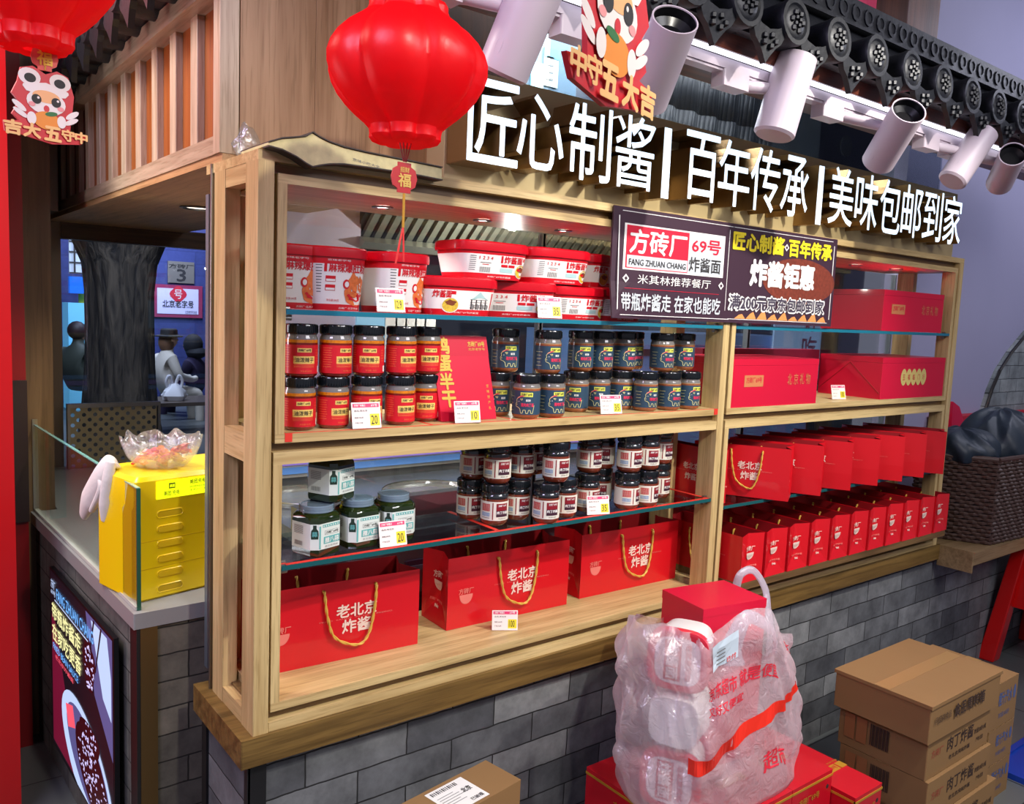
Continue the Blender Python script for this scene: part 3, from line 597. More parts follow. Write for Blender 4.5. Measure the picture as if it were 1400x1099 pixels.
# ------------------------------------------------------------------ lanterns, pendants, things on top
LR = film('lantern_red', (250, 8, 24), .95, .4, .04, .15, 14)
def lantern(R_, hh, loc, label, tasseled=True):
    t = thing('paper_lantern', loc, label, 'lantern')
    b = MB(); ns = 12
    prof = [(.10*R_, -hh*1.10), (.36*R_, -hh*1.13), (.47*R_, -hh*1.02), (.40*R_, -hh*.88), (.62*R_, -hh*.70), (.88*R_, -hh*.36), (1.0*R_, 0), (.96*R_, hh*.30), (.76*R_, hh*.62), (.44*R_, hh*.84), (.50*R_, hh*.98), (.40*R_, hh*1.10), (.10*R_, hh*1.08)]
    k = 112; rings = []
    for i, (r, z) in enumerate(prof): # honeycomb folds: big scallops, offset from ring to ring
        sc_ = .13 if 3 < i < 9 else .20
        rings.append([Vector(loc)+Vector((r*(1.03-sc_*(1-abs(math.sin(3.5*th+.9+.10*(i-6))))**1.6)*math.sin(th), -r*(1.03-sc_*(1-abs(math.sin(3.5*th+.9+.10*(i-6))))**1.6)*math.cos(th), z)) for th in [2*PI*j/k for j in range(k)]])
    b.loft(rings, 0, True, False, False); b.build('paper', LR, t, sub=1)
    return t
lc = at(556, 98, y=-.4); L1 = lantern(.124, .098, lc, 'large red paper lantern hanging in front of the wooden facade')
tg = at(553, 243, y=-.4)
def tagmesh(c, s):
    o = [(-.5, -1), (.5, -1), (.5, -.75), (.85, -.55), (1, 0), (.85, .55), (.5, .75), (.5, 1), (-.5, 1), (-.5, .75), (-.85, .55), (-1, 0), (-.85, -.55), (-.5, -.75)]
    return MB().prism([(c.x+s*p[0], c.y, c.z+s*p[1]) for p in o], (0, .003, 0)), o
b = MB()
for dx in (-.012, -.004, .004, .012): b.tube([tg+Vector((dx, 0, .06)), tg+Vector((dx*.2, 0, .024))], .0011, 5)
b.build('string', REDD, L1)
g_, _ = tagmesh(tg, .023); tb = g_.build('fortune_tag', mat('tag_red', (176, 16, 24), .4), L1)
MB().text('福', tg+Vector((0, -.0008, -.004)), (1, 0, 0), (0, 0, 1), .022, .02, 0, .03, align='c').text('招财', tg+Vector((0, -.0008, .012)), (1, 0, 0), (0, 0, 1), .016, .008, 0, .02, align='c').build('lettering', GOLD, tb)
MB().tube([tg+Vector((0, 0, -.024)), tg+Vector((0, 0, -.076))], .0022, 6).build('cord', mat('gold_cord', (190, 142, 44), .4, .3), L1)
b = MB()
for i in range(9): b.tube([tg+Vector((0, 0, -.075)), tg+Vector((.004*math.sin(i*2.1)-.003, .004*math.cos(i*2.1), -.10)), tg+Vector((.008*math.sin(i*2.1)-.006, .006*math.cos(i*2.1), -.125-.004*(i % 3)))], .0016, 5)
b.build('tassel', mat('tassel_red', (214, 24, 20), .5), L1)
lc2 = at(42, -52, y=-.1); L2 = lantern(.125, .112, lc2, 'red paper lantern at the upper left over the lion cut-out')
lbot = lc2-Vector((0, 0, .13)); t2 = at(61, 79, y=-.1)
MB().tube([Vector((t2.x, t2.y, lbot.z+.03)), t2+Vector((0, 0, .022))], .0012, 5).build('string', REDD, L2)
g_, _ = tagmesh(t2, .0185); tb = g_.build('fortune_tag', mat('tag_pink', (226, 84, 74), .4), L2)
MB().text('福', t2+Vector((0, -.0008, 0)), (1, 0, 0), (0, 0, 1), .02, .022, 0, .03, align='c').build('lettering', mat('tag_gold', (240, 190, 50), .4), tb)
# festive lion cut-outs (flat printed card), drawn around a 1 x 1 frame
LC = [mat('card_red', (206, 34, 44), .45), mat('card_white', (240, 226, 220), .5), mat('card_orange', (236, 140, 44), .5), INK, mat('card_leaf', (44, 110, 54), .5), mat('card_peach', (242, 176, 120), .5), mat('card_pink', (238, 150, 150), .5), mat('card_letter', (246, 190, 120), .5)]
def lion(name, c, s, ux, label, cat='pendant', mir=1, th=.004):
    ux = Vector(ux).normalized(); uz = Vector((0, 0, 1)); n_ = ux.cross(uz).normalized()
    t = thing(name, c, label, cat)
    def P(u, v, o): return c+ux*(s*u*mir)+uz*(s*v)+n_*o
    def el(cx, cy, rx, ry, k=20, wob=0, wn=5, rot=0.): return [(cx+rx*(1+wob*math.sin(wn*a))*math.cos(a)*math.cos(rot)-ry*(1+wob*math.sin(wn*a))*math.sin(a)*math.sin(rot), cy+rx*(1+wob*math.sin(wn*a))*math.cos(a)*math.sin(rot)+ry*(1+wob*math.sin(wn*a))*math.sin(a)*math.cos(rot)) for a in [2*PI*i/k for i in range(k)]]
    out = [(-.42, -.62), (.1, -.70), (.62, -.62), (.72, -.46), (.42, -.42), (.46, -.1), (.50, .22), (.40, .55), (.20, .62), (.0, .52), (-.22, .62), (-.42, .55), (-.48, .30), (-.58, .08), (-.46, -.05), (-.58, -.28), (-.46, -.38), (-.72, -.42), (-.70, -.60)]
    bm_ = MB().prism([P(u, v, 0) for u, v in out[::mir]], -n_*th, 0).build('card', LC, t)
    b = MB()
    def pl_(pts, m, o): b.add([P(u, v, o) for u, v in pts], [tuple(range(len(pts)))], m)
    pl_(el(-.28, .42, .19, .15), 1, .0006); pl_(el(.25, .42, .19, .15), 1, .0006); pl_(el(0, .24, .40, .12, wob=.08, wn=9), 1, .0009)
    pl_(el(-.27, .40, .10, .08), 3, .0010); pl_(el(.24, .40, .10, .08), 3, .0010)
    pl_(el(0, .02, .34, .22), 1, .0011); pl_(el(.0, .12, .24, .11), 5, .0013)
    for sx in (-1, 1): pl_(el(.17*sx, .05, .085, .085), 3, .0015); pl_(el(.17*sx+.03, .08, .022, .022, 10), 1, .0018); pl_(el(.25*sx, -.05, .06, .04), 6, .0015); pl_(el(.46*sx, -.12, .14, .05, rot=.6*sx), 1, .0009); pl_(el(.44*sx, -.24, .14, .045, rot=.5*sx), 1, .0010)
    pl_(el(0, -.09, .05, .06), 0, .0015)
    pl_(el(0, -.30, .23, .16), 2, .0017); pl_(el(.08, -.17, .11, .04, rot=.2), 4, .0020); pl_(el(-.26, -.30, .08, .11), 1, .0020); pl_(el(.26, -.28, .08, .11), 1, .0020)
    b.build('print', LC, t)
    b = MB()
    for ch, u in zip('吉大五', (-.58, -.26, .10)): b.text(ch, P(u-.14*mir, -.64, .0024), ux, uz, s*.28, s*.24, 7, .06)
    for ch, u in zip('守中', (.36, .60)): b.text(ch, P(u-.10*mir, -.60, .0024), ux, uz, s*.22, s*.2, 7, .05)
    b.build('lettering', LC, t); return t
c1 = at(63, 142, y=-.1); lion('lion_pendant', c1, .082, (1, .25, 0), 'festive lion cut-out with orange hanging under the left lantern')
MB().tube([c1+Vector((0, 0, .055)), t2-Vector((0, 0, .018))], .0012, 5).build('string', mat('gold_string', (214, 170, 60), .4), bpy.data.objects['lion_pendant'])
c2 = at(843, 20, y=-1.13); l2 = lion('lion_pendant', c2, .088, (.95, .32, 0), 'turned festive lion cut-out hanging in front of the second spotlight', mir=-1)
MB().tube([c2+Vector((0, 0, .055)), c2+Vector((0, .02, .40))], .0012, 5).build('string', REDD, l2)
# book lying on the cabinet top
bk = thing('paperback_book', (.26, .06, 1.15), 'thick worn paperback with a curled dark cover lying on the cabinet top', 'book')
tp_ = [(367, 195), (385, 190), (405, 188.5), (418, 187), (427, 182), (436, 188), (450, 195), (470, 202), (500, 209), (540, 217), (575, 224), (604, 230)]
bt_ = [(367, 198), (385, 203), (405, 213), (418, 222), (427, 227), (436, 225), (450, 223), (470, 223), (500, 227), (540, 233), (575, 239), (604, 245)]
tq = [at(a_, b_, y=-.03) for a_, b_ in tp_]; bq = [at(a_, b_, y=-.03) for a_, b_ in bt_]
def bring(y, rise, lift): # one slice of the book, front to back
    up_ = [Vector((p.x, y, max(p.z+rise, 1.156))) for p in tq]; lo_ = [Vector((p.x, y, max(p.z, 1.1512) if lift else p.z)) for p in bq]
    return lo_+[Vector((q.x, y, max(q.z, l.z+.003))) for q, l in zip(reversed(up_), reversed(lo_))]
MB().loft([bring(-.03, 0, False), bring(-.003, .002, False), bring(-.001, .002, True), bring(.11, .0, True)], 0, False).build('pages', mat('yellowed_pages', (214, 204, 150), .8, vary=.3, vscale=55.), bk)
for nm_, row_, s_ in (('cover', tq, 1), ('cover', bq, -1)):
    if s_ == 1: MB().loft([[(p.x, -.034, p.z+.0008), (p.x, .115, max(p.z, 1.157)+.0008), (p.x, .115, max(p.z, 1.157)+.003), (p.x, -.034, p.z+.003)] for p in row_], 0, False).build(nm_, mat('worn_cover', (62, 52, 46), .6), bk)
    else: MB().loft([[(p.x, -.034, p.z-.003), (p.x, -.0015, p.z-.003), (p.x, -.0015, p.z-.0006), (p.x, -.034, p.z-.0006)] for p in row_], 0, False).build(nm_, mat('worn_cover', (0, 0, 0)), bk)
MB().text('京味小吃大全', (tq[6].x+.05, -.0308, tq[7].z-.022), (1, 0, -.12), (0, 0, 1), .06, .006).build('lettering', GREY, bk)
# crumpled clear plastic on the cabinet top corner
rings = []
for j in range(9):
    t = j/8; r = .055*math.sin(PI*(.12+.88*t)*.55+.3)*(1-.55*t); z = 1.152+.075*t
    rings.append([(.048+.25*.0+r*(1+.22*math.sin(3*a+5*t)+.1*math.sin(7*a))*math.cos(a)*.75, .215+r*(1+.2*math.sin(2*a+4*t))*math.sin(a)*.9, z+.008*math.sin(4*a+t*3)*(t > 0)) for a in [2*PI*i/24 for i in range(24)]])
tag(MB().loft(rings).build('plastic_wrap', film('clear_film', (236, 240, 236), .42, .15, .35, .6, 40)), 'crumpled clear plastic wrap on the cabinet top corner beside the book', 'plastic wrap')
# ================================================================== goods in the cabinet
LIDB = mat('jar_lid_black', (18, 22, 26), .18, coat=.6)
GL = mat('jar_sauce_glass', (58, 14, 8), .06, coat=1.)
ORD = ['first', 'second', 'third', 'fourth', 'fifth', 'sixth', 'seventh', 'eighth', 'ninth', 'tenth', 'eleventh']
def jar_body(t, R_, H, lidh, mats, fill, neck=.93, foot=.004):
    # glass body with a fill line, shoulder and thread neck, then a ribbed lid
    b = MB(); zl = H-lidh
    pr = [(0, .0015), (R_*.82, 0), (R_*.96, foot), (R_, foot*2.2), (R_, fill), (R_, zl-.011), (R_*.985, zl-.007), (R_*neck, zl-.003), (R_*neck, zl+.002)]
    b.lathe(pr, 28, ms=[0, 0, 0, 0, 1, 2, 2, 2]); b.build('glass', mats[:3], t)
    b = MB(); b.lathe([(R_*.97, zl), (R_*1.0, zl+.0015), (R_*1.0, H-.003), (R_*.97, H-.0005), (R_*.90, H), (R_*.88, H-.0015), (0, H-.0015)], 28)
    for k in range(40):
        a = 2*PI*k/40; b.obox((R_*1.0*math.sin(a), -R_*1.0*math.cos(a), zl+(H-zl)*.5), (math.cos(a), math.sin(a), 0), (math.sin(a), -math.cos(a), 0), (0, 0, 1), .0012, .0006, (H-zl)*.36)
    b.build('lid', LIDB, t)
def glassband(nm, c): return mat(nm, c, .05, coat=1.)
# --- red labelled chilli jars
RJ = thing('chilli_jar', (0, 0, 0), '', 'jar', 'red labelled chilli jars'); r = .0335
jar_body(RJ, r, .1075, .020, [mat('chilli_oil', (120, 24, 8), .06, coat=1.), mat('oil_orange', (216, 120, 16), .06, coat=1., vary=.6, vscale=160.), glassband('clear_neck', (120, 116, 112))], .0705)
b = MB(); b.lathe([(r+.0003, .008), (r+.0003, .066)], 28, a0=-2.6, a1=2.6)
LBM = [mat('label_red', (206, 22, 36), .4, coat=.2), mat('label_yellow', (236, 200, 104), .5), INK, mat('label_orange', (232, 110, 60), .5), WHITE]
lb_ = b.build('label', LBM, RJ)
b = MB(); b.patchcyl(r+.0006, 0, .0615-.006, .030, .0085, 1); b.patchcyl(r+.0006, 0, .036, .045, .015, 1); b.patchcyl(r+.0006, 1.15, .017, .008, .013, 4)
for z in (.026, .0235): b.patchcyl(r+.0006, 0, z, .040, .0007, 3)
for z in (.0275, .0215): b.patchcyl(r+.0005, 0, z, .043, .0007, 3)
for a_ in (-.62, .62): b.patchcyl(r+.0005, a_, .030, .0008, .018, 3, 1)
b.textcyl('方砖厂·69号', r+.0009, 0, .0555, .026, .0052, 2, .02); b.textcyl('油泼辣子', r+.0009, 0, .036, .039, .0098, 2, .015); b.textcyl('净含量:200克', r+.0009, .1, .0135, .024, .0035, 3)
for k in range(9): b.patchcyl(r+.0006, -1.25, .060-.0048*k, .022-.006*((k*5) % 3)/3, .0011, 3)
for k in range(5): b.patchcyl(r+.0006, .95, .056-.0055*k, .010, .001, 3)
b.build('print', LBM, lb_)
# --- blue labelled pig jars
PJ = thing('meat_jar', (0, 0, 0), '', 'jar', 'blue labelled jars with a pig outline'); r = .0345
jar_body(PJ, r, .1075, .021, [mat('meat_fat', (150, 84, 50), .06, coat=1., vary=.3, vscale=100.), mat('meat_oil', (176, 136, 96), .06, coat=1.), glassband('clear_neck', (0, 0, 0))], .0735)
PBM = [mat('label_blue', (44, 70, 92), .4, coat=.2), mat('label_lime', (222, 226, 90), .5), INK, mat('label_pink', (236, 52, 92), .5), mat('label_line', (228, 222, 150), .5), WHITE]
b = MB(); b.lathe([(r+.0003, .0105), (r+.0003, .069)], 28, a0=-2.6, a1=2.6); lb_ = b.build('label', PBM, PJ)
b = MB(); b.patchcyl(r+.0006, .10, .0595, .031, .0105, 1); b.textcyl('方砖厂69号', r+.0009, .10, .0595, .027, .007, 2, .02)
def cylp(u, z, o=.0009): return (( r+o)*math.sin(u/r), -(r+o)*math.cos(u/r), z)
def line(pts, w_, m):
    for (u0, z0), (u1, z1) in zip(pts, pts[1:]):
        d = math.hypot(u1-u0, z1-z0) or 1; nx, nz = -(z1-z0)/d*w_/2, (u1-u0)/d*w_/2
        b.quad(cylp(u0-nx, z0-nz), cylp(u1-nx, z1-nz), cylp(u1+nx, z1+nz), cylp(u0+nx, z0+nz), m)
line([(-.013, .0585-.004), (-.018, .0545-.003), (-.022, .046), (-.0205, .041), (-.024, .036), (-.0225, .030), (-.016, .0275), (-.012, .024), (-.010, .014), (-.006, .014), (-.004, .022), (.001, .022), (.003, .014), (.007, .014), (.009, .022), (.013, .022), (.015, .014), (.019, .014), (.021, .024), (.023, .034)], .0011, 4)
line([(-.019, .0505), (-.012, .0545), (-.007, .056), (-.003, .0565)], .0026, 3); line([(-.012, .049), (-.006, .049), (-.008, .045), (-.012, .049)], .001, 4)
line([(-.016, .0425), (-.0145, .0425)], .0018, 5); line([(-.0215, .035), (-.0195, .035)], .002, 4)
b.textcyl('猪肉肉丁酱', r+.0011, .17, .0345, .032, .0085, 3, .03); b.patchcyl(r+.0008, .22, .0455, .011, .0048, 5); b.textcyl('熟制', r+.0012, .22, .0455, .007, .0035, 0, 0)
for k, q in enumerate((.9, .6, .7, .5, .8)): b.patchcyl(r+.0006, -1.22, .054-.0085*k, .022*q, .0009, 4)
b.build('print', PBM, lb_)
# --- white labelled diced meat sauce jars
MJ = thing('sauce_jar', (0, 0, 0), '', 'jar', 'white labelled sauce jars'); r = .0345
jar_body(MJ, r, .1015, .020, [mat('sauce_base', (120, 50, 30), .06, coat=1.), mat('sauce_dark', (26, 14, 10), .05, coat=1.), glassband('dark_neck', (40, 44, 48))], .066, .90, .006)
MBM = [mat('label_white', (226, 222, 208), .45, coat=.1), mat('label_maroon', (132, 20, 34), .45), WHITE, mat('label_blue_code', (120, 160, 200), .5), mat('label_panel_red', (190, 40, 44), .5), INK, mat('label_plum', (60, 26, 44), .5)]
b = MB(); b.lathe([(r+.0003, .0135), (r+.0003, .0605)], 28, a0=-2.7, a1=2.7); lb_ = b.build('label', MBM, MJ)
b = MB(); b.patchcyl(r+.0006, .42, .0395, .033, .033, 1); b.patchcyl(r+.0008, .42, .0305, .033, .0155, 6); b.patchcyl(r+.0006, -.30, .037, .0026, .042, 1, 1)
b.textcyl('方砖厂69号', r+.0010, .42, .0505, .023, .0052, 2, .02); b.textcyl('肉丁炸酱', r+.0011, .42, .0335, .030, .0072, 2, .03); b.textcyl('净含量:200克', r+.0009, .42, .0185, .022, .0035, 5)
b.patchcyl(r+.0006, -.86, .0455, .024, .018, 4); b.patchcyl(r+.0006, -.86, .028, .024, .009, 3)
for k in range(7): b.patchcyl(r+.0009, -.86+(-.010+.0033*k)/r, .0455, .0007, .015, 0, 1)
for k in range(9): b.patchcyl(r+.0009, -.86+(-.010+.0025*k)/r, .028, .0008, .007, 0, 1)
b.patchcyl(r+.0006, -.86, .0195, .024, .001, 5)
b.build('print', MBM, lb_)
# --- square pickle jars
GJ = thing('pickle_jar', (0, 0, 0), '', 'jar', 'chamfered pickle jars'); a_ = .0385; ch = .012
def octa(s, z, c_=ch): return [(x*s, y*s, z) for x, y in [(-a_+c_, -a_), (a_-c_, -a_), (a_, -a_+c_), (a_, a_-c_), (a_-c_, a_), (-a_+c_, a_), (-a_, a_-c_), (-a_, -a_+c_)]]
GG = mat('pickle_glass', (30, 44, 16), .05, coat=1., vary=.9, vscale=70.)
MB().loft([octa(.86, 0), octa(.97, .003), octa(1, .008), octa(1, .072), octa(.96, .080), octa(.80, .086)], 0, False).lathe([(.031, .084), (.031, .088)], 24).build('glass', [GG], GJ)
MB().lathe([(.0335, .086), (.0345, .087), (.0345, .090), (.0335, .091), (.0345, .092), (.0345, .099), (.033, .1005), (.030, .1005), (.029, .0995), (0, .0995)], 32).build('lid', mat('clear_blue_lid', (120, 140, 156), .1, coat=1., metal=.2), GJ)
GBM = [mat('label_pale_grey', (214, 222, 216), .45, coat=.1), mat('label_teal', (96, 170, 168), .5), INK, mat('label_dk', (30, 50, 40), .5), WHITE, GREY]
b = MB(); o1 = octa(1.006, .0165); o2 = octa(1.006, .068)
for i in (7, 0, 1): b.quad(o1[i], o1[(i+1) % 8], o2[(i+1) % 8], o2[i], 0)
b.quad(o1[6], o1[7], o2[7], o2[6], 0); lb_ = b.build('label', GBM, GJ)
yf = -a_*1.006-.0004
def fq(x0, x1, z0, z1, m, o=0.): b.quad((x0, yf-o, z0), (x1, yf-o, z0), (x1, yf-o, z1), (x0, yf-o, z1), m)
b = MB(); fq(-.0265, -.0225, .018, .064, 1); fq(-.018, .0262, .060, .0655, 1)
for k in range(7): b.add([(-.015+.006*k+.002*math.cos(q), yf-.0003, .0627+.002*math.sin(q)) for q in [PI/2*i for i in range(4)]], [(0, 1, 2, 3)], 0)
fq(-.012, .024, .0445, .0535, 5); fq(-.0114, .0234, .0451, .0529, 0, .0002); b.text('方砖厂69号', (-.010, yf-.0005, .0463), (1, 0, 0), (0, 0, 1), .032, .0056, 2, .02)
fq(-.015, .0265, .0265, .041, 1); b.text('腊八蒜', (-.012, yf-.0004, .0285), (1, 0, 0), (0, 0, 1), .036, .0105, 4, .02); b.text('老北京风味', (-.012, yf-.0004, .0195), (1, 0, 0), (0, 0, 1), .034, .0042, 5)
b.build('front_print', GBM, lb_); b = MB()
# the chamfer carries a dark bottle-shaped emblem, the side the small print
A_, B_ = Vector(o1[7]), Vector(o1[0]); ux = (B_-A_).normalized(); nn = Vector((ux.y, -ux.x, 0)); mid = (A_+B_)/2+nn*.0004
b.add([mid+ux*(p*.0075)+Vector((0, 0, .022+q*.028)) for p, q in [(-.9, 0), (.9, 0), (1, .3), (.9, .6), (.45, .75), (.45, 1), (-.45, 1), (-.45, .75), (-.9, .6), (-1, .3)]], [tuple(range(10))], 3)
b.text('蒜', mid+nn*.0004+ux*-.005+Vector((0, 0, .027)), ux, (0, 0, 1), .010, .010, 1, .03)
b.build('emblem', GBM, lb_); b = MB()
for k in range(8): z = .062-.0022*k; b.quad((-a_*1.006-.0004, -.006, z), (-a_*1.006-.0004, .020, z), (-a_*1.006-.0004, .020, z-.0009), (-a_*1.006-.0004, -.006, z-.0009), 5)
for k in range(9): y = -.004+.0026*k; b.quad((-a_*1.006-.0004, y, .022), (-a_*1.006-.0004, y+.0012, .022), (-a_*1.006-.0004, y+.0012, .031), (-a_*1.006-.0004, y, .031), 5)
b.build('side_print', GBM, lb_)

u_ = []; zf = .6106
row = [(.112, .056, .15), (.187, .056, .42), (.268, .060, .40), (.347, .052, .28), (.430, .085, -.12)]
for i, (x, y, a) in enumerate(row): put(RJ, u_, (x, y, zf), a-0.28, 'red chilli jar in the lower row, %s from the left cabinet post' % ORD[i])
rowt = [(.114, .056, .10), (.190, .054, .55), (.268, .056, -.12), (.348, .055, .40), (.430, .082, .05)]
for i, (x, y, a) in enumerate(rowt): put(RJ, u_, (x, y, zf+.108), a-0.28, 'red chilli jar in the upper row, %s from the left cabinet post' % ORD[i])
put(RJ, u_, (.072, .155, zf), .6, 'red chilli jar seen through the end frame, lower of the two'); put(RJ, u_, (.072, .155, zf+.108), .4, 'red chilli jar seen through the end frame, upper of the two')
u_ = []
row = [(.658, .112, .25), (.697, .041, -.15), (.775, .037, .40), (.918, .105, -.30), (1.005, .112, -.10), (1.092, .11, .35), (1.133, .054, .45), (1.221, .047, .45), (1.306, .048, .50)]
for i, (x, y, a) in enumerate(row): put(PJ, u_, (x, y, zf), a-0.6, 'blue pig jar in the bottom row, %s from the red gift box' % ORD[i])
rowt = [(.690, .125, .30), (.775, .060, .45), (.935, .112, .15), (1.015, .118, .40), (1.110, .125, .50), (1.178, .160, .4), (1.215, .075, .35), (1.345, .110, .1)]
for i, (x, y, a) in enumerate(rowt): put(PJ, u_, (x, y, zf+.108), a-0.6, 'blue pig jar in the top row, %s from the red gift box' % ORD[i])
u_ = []; zf = .3422
row = [(.622, .158, .1), (.642, .080, .1), (.726, .098, .15), (.768, .030, -.05), (.850, .055, -.05), (.950, .075, .3), (1.045, .125, -.5), (1.070, .042, .62), (1.144, .040, .5), (1.262, .102, .3)]
for i, (x, y, a) in enumerate(row): put(MJ, u_, (x, y, zf), a-0.55, 'white labelled sauce jar in the bottom row, %s from the left of its block' % ORD[i])
rowt = [(.628, .158, .35), (.652, .088, .05), (.750, .116, .1), (.808, .142, .25), (.800, .036, .15), (.968, .092, .2), (1.046, .120, -.5), (1.076, .046, .2), (1.152, .050, -.1), (1.262, .100, .2)]
for i, (x, y, a) in enumerate(rowt): put(MJ, u_, (x, y, zf+.1025), a-0.55, 'white labelled sauce jar in the upper row, %s from the left of its block' % ORD[i])
u_ = []
put(GJ, u_, (.157, .062, zf), .30, 'green pickle jar at the front left corner under the stacked one', sc=1.06)
put(GJ, u_, (.258, .072, zf), .12, 'green pickle jar in the middle of the three on the glass', sc=1.06)
put(GJ, u_, (.352, .078, zf), .05, 'green pickle jar behind the price card', sc=1.06)
put(GJ, u_, (.200, .085, zf+.107), .45, 'green pickle jar stacked on top of two others', sc=1.06)

# --- noodle tubs
TM = [mat('tub_white', (232, 230, 226), .35, coat=.3), mat('tub_red', (204, 14, 32), .35, coat=.3), INK, mat('tub_orange', (232, 112, 52), .5, vary=.5, vscale=120.), mat('tub_yellow', (220, 180, 60), .5, vary=.6, vscale=160.), GREY, mat('tub_pale_teal', (170, 205, 205), .5), mat('tub_brown', (120, 60, 30), .5)]
def tub(name, a0, b0, a1, b1, H, lidh, n, label, group):
    t = thing(name, (0, 0, 0), label, 'tub', group); zl = H-lidh
    def rad(z): k = z/zl; return a0+(a1-a0)*k, b0+(b1-b0)*k
    zs = [0, .004, .012, .0125, zl*.86, zl*.861, zl]
    MB().loft([sup(*rad(z), z, n) for z in zs], 0, True, True, True, ms=[1, 1, 1, 0, 0, 1]).build('cup', TM, t)
    e_ = .004
    MB().loft([sup(a1+e_, b1+e_, zl-.001, n), sup(a1+e_+.001, b1+e_+.001, zl+.004, n), sup(a1+e_, b1+e_, H-.003, n), sup(a1+e_-.003, b1+e_-.003, H, n), sup(a1-.006, b1-.006, H, n), sup(a1-.008, b1-.008, H-.002, n)], 0).build('lid', mat('tub_lid_red', (200, 10, 30), .25, coat=.5), t)
    def surf(x, z, o=.0006):
        a, b_ = rad(z); q = min(.999, abs(x)/a); return (x, -b_*(1-q**n)**(1/n)-o, z)
    return t, surf
def cq(b, surf, x0, x1, z0, z1, m, o=.0006, k=8):
    for i in range(k): a, c = x0+(x1-x0)*i/k, x0+(x1-x0)*(i+1)/k; b.quad(surf(a, z0, o), surf(c, z0, o), surf(c, z1, o), surf(a, z1, o), m)
def ct(b, surf, body, x0, x1, z0, z1, m, bold=.02, o=.0010): b.textmap(body, lambda u, v: surf(x0+(x1-x0)*u, z0+(z1-z0)*v, o), m, bold)
def ce(b, surf, cx, cz, rx, rz, m, o=.0008, k=20, wob=0.): b.add([surf(cx+rx*(1+wob*math.sin(5*q))*math.cos(q), cz+rz*(1+wob*math.sin(4*q))*math.sin(q), o) for q in [2*PI*i/k for i in range(k)]], [tuple(range(k))], m)
TT, sf = tub('tall_noodle_tub', .060, .060, .0705, .0705, .129, .020, 3.4, '', 'tall red lidded noodle tubs')
b = MB(); ct(b, sf, '麻辣爆肚粉', -.030, .062, .078, .099, 1, .03); cq(b, sf, -.040, -.034, .078, .099, 1)
ce(b, sf, .034, .034, .026, .024, 3, wob=.06); ce(b, sf, .030, .058, .012, .020, 3, wob=.25); ce(b, sf, .048, .055, .008, .016, 3, wob=.2); ce(b, sf, .012, .054, .008, .010, 1); ce(b, sf, .013, .054, .005, .006, 0, .0012); ce(b, sf, .034, .030, .018, .010, 1, .0012, wob=.2); ce(b, sf, .030, .034, .010, .006, 3, .0016, wob=.3)
for z in (.058, .040): cq(b, sf, -.036, -.014, z, z+.012, 1); cq(b, sf, -.035, -.015, z+.001, z+.0055, 0, .0010)
ct(b, sf, '净含量:200克', -.032, -.004, .018, .023, 1, 0.); ct(b, sf, '方砖厂·北京风味', -.004, .045, .0025, .007, 0, .0, .0016); ct(b, sf, '京味老字号', -.034, .02, .100, .104, 0, 0.)
for i in range(10): cq(b, sf, -.056+.0005*i, -.044, .090-.006*i, .092-.006*i, 5)
b.build('print', TM, [c for c in TT.children if c.name.startswith('cup')][0])
LT, sf = tub('low_noodle_tub', .089, .062, .103, .072, .0855, .021, 4., '', 'low red lidded noodle tubs')
b = MB(); ct(b, sf, '炸酱面', .016, .074, .038, .0545, 1, .03); cq(b, sf, .006, .012, .038, .0545, 1); cq(b, sf, .078, .088, .045, .0525, 1)
for x in (.008, .030): cq(b, sf, x, x+.019, .029, .035, 1)
cq(b, sf, .006, .044, .017, .0265, 6); ce(b, sf, .071, .022, .020, .017, 0, .0008); ce(b, sf, .071, .0215, .018, .015, 4, .0012); ce(b, sf, .071, .026, .012, .006, 7, .0016, wob=.2); ce(b, sf, .063, .025, .007, .003, 1, .0018, wob=.2)
ct(b, sf, '1 2 3 4', -.056, -.018, .044, .051, 1, .01); cq(b, sf, -.052, -.022, .036, .0375, 5); cq(b, sf, -.046, -.028, .032, .0335, 1)
for i in range(9): cq(b, sf, -.052+.0034*i, -.0505+.0034*i, .015, .027, 5, k=1)
for i in range(8): cq(b, sf, -.078, -.064, .05-.0045*i, .0515-.0045*i, 5, k=2)
ct(b, sf, '方砖厂69号炸酱面', -.03, .04, .0035, .0075, 0, 0., .0016)
b.build('print', TM, [c for c in LT.children if c.name.startswith('cup')][0])
# the same low tub with its other side to the front: a line drawing of a shop house beside the noodles
LS, sf = tub('low_noodle_tub', .089, .062, .103, .072, .0855, .021, 4., '', 'low red lidded noodle tubs')
b = MB(); ct(b, sf, '炸酱面', -.084, -.040, .038, .0545, 1, .03); cq(b, sf, -.040, -.028, .046, .053, 1); ce(b, sf, -.040, .022, .024, .018, 0); ce(b, sf, -.040, .0215, .021, .0155, 4, .0012); ce(b, sf, -.040, .027, .014, .006, 7, .0016, wob=.2)
b.add([sf(x, z, .0008) for x, z in [(.012, .036), (.068, .036), (.058, .040), (.040, .054), (.022, .040)]], [(0, 1, 2, 3, 4)], 6)
for x in (.016, .030, .044, .058): cq(b, sf, x, x+.003, .014, .036, 2, k=1); ce(b, sf, x+.006, .020, .005, .006, 5, .0012, 10, .3)
for i in range(4): cq(b, sf, .014, .066, .0355-.006*i, .0362-.006*i, 2)
cq(b, sf, .078, .084, .014, .052, 1); ct(b, sf, '方砖厂69号炸酱面', -.03, .04, .0035, .0075, 0, 0., .0016)
b.build('print', TM, [c for c in LS.children if c.name.startswith('cup')][0])
u_ = []; zs = .8562
put(TT, u_, (.036+.008, .10, zs), .75, 'tall noodle tub half hidden behind the left cabinet post'); TT.location = (.106, .115, zs); TT.rotation_euler = (0, 0, 0); TT.scale = (.95, .95, 1)
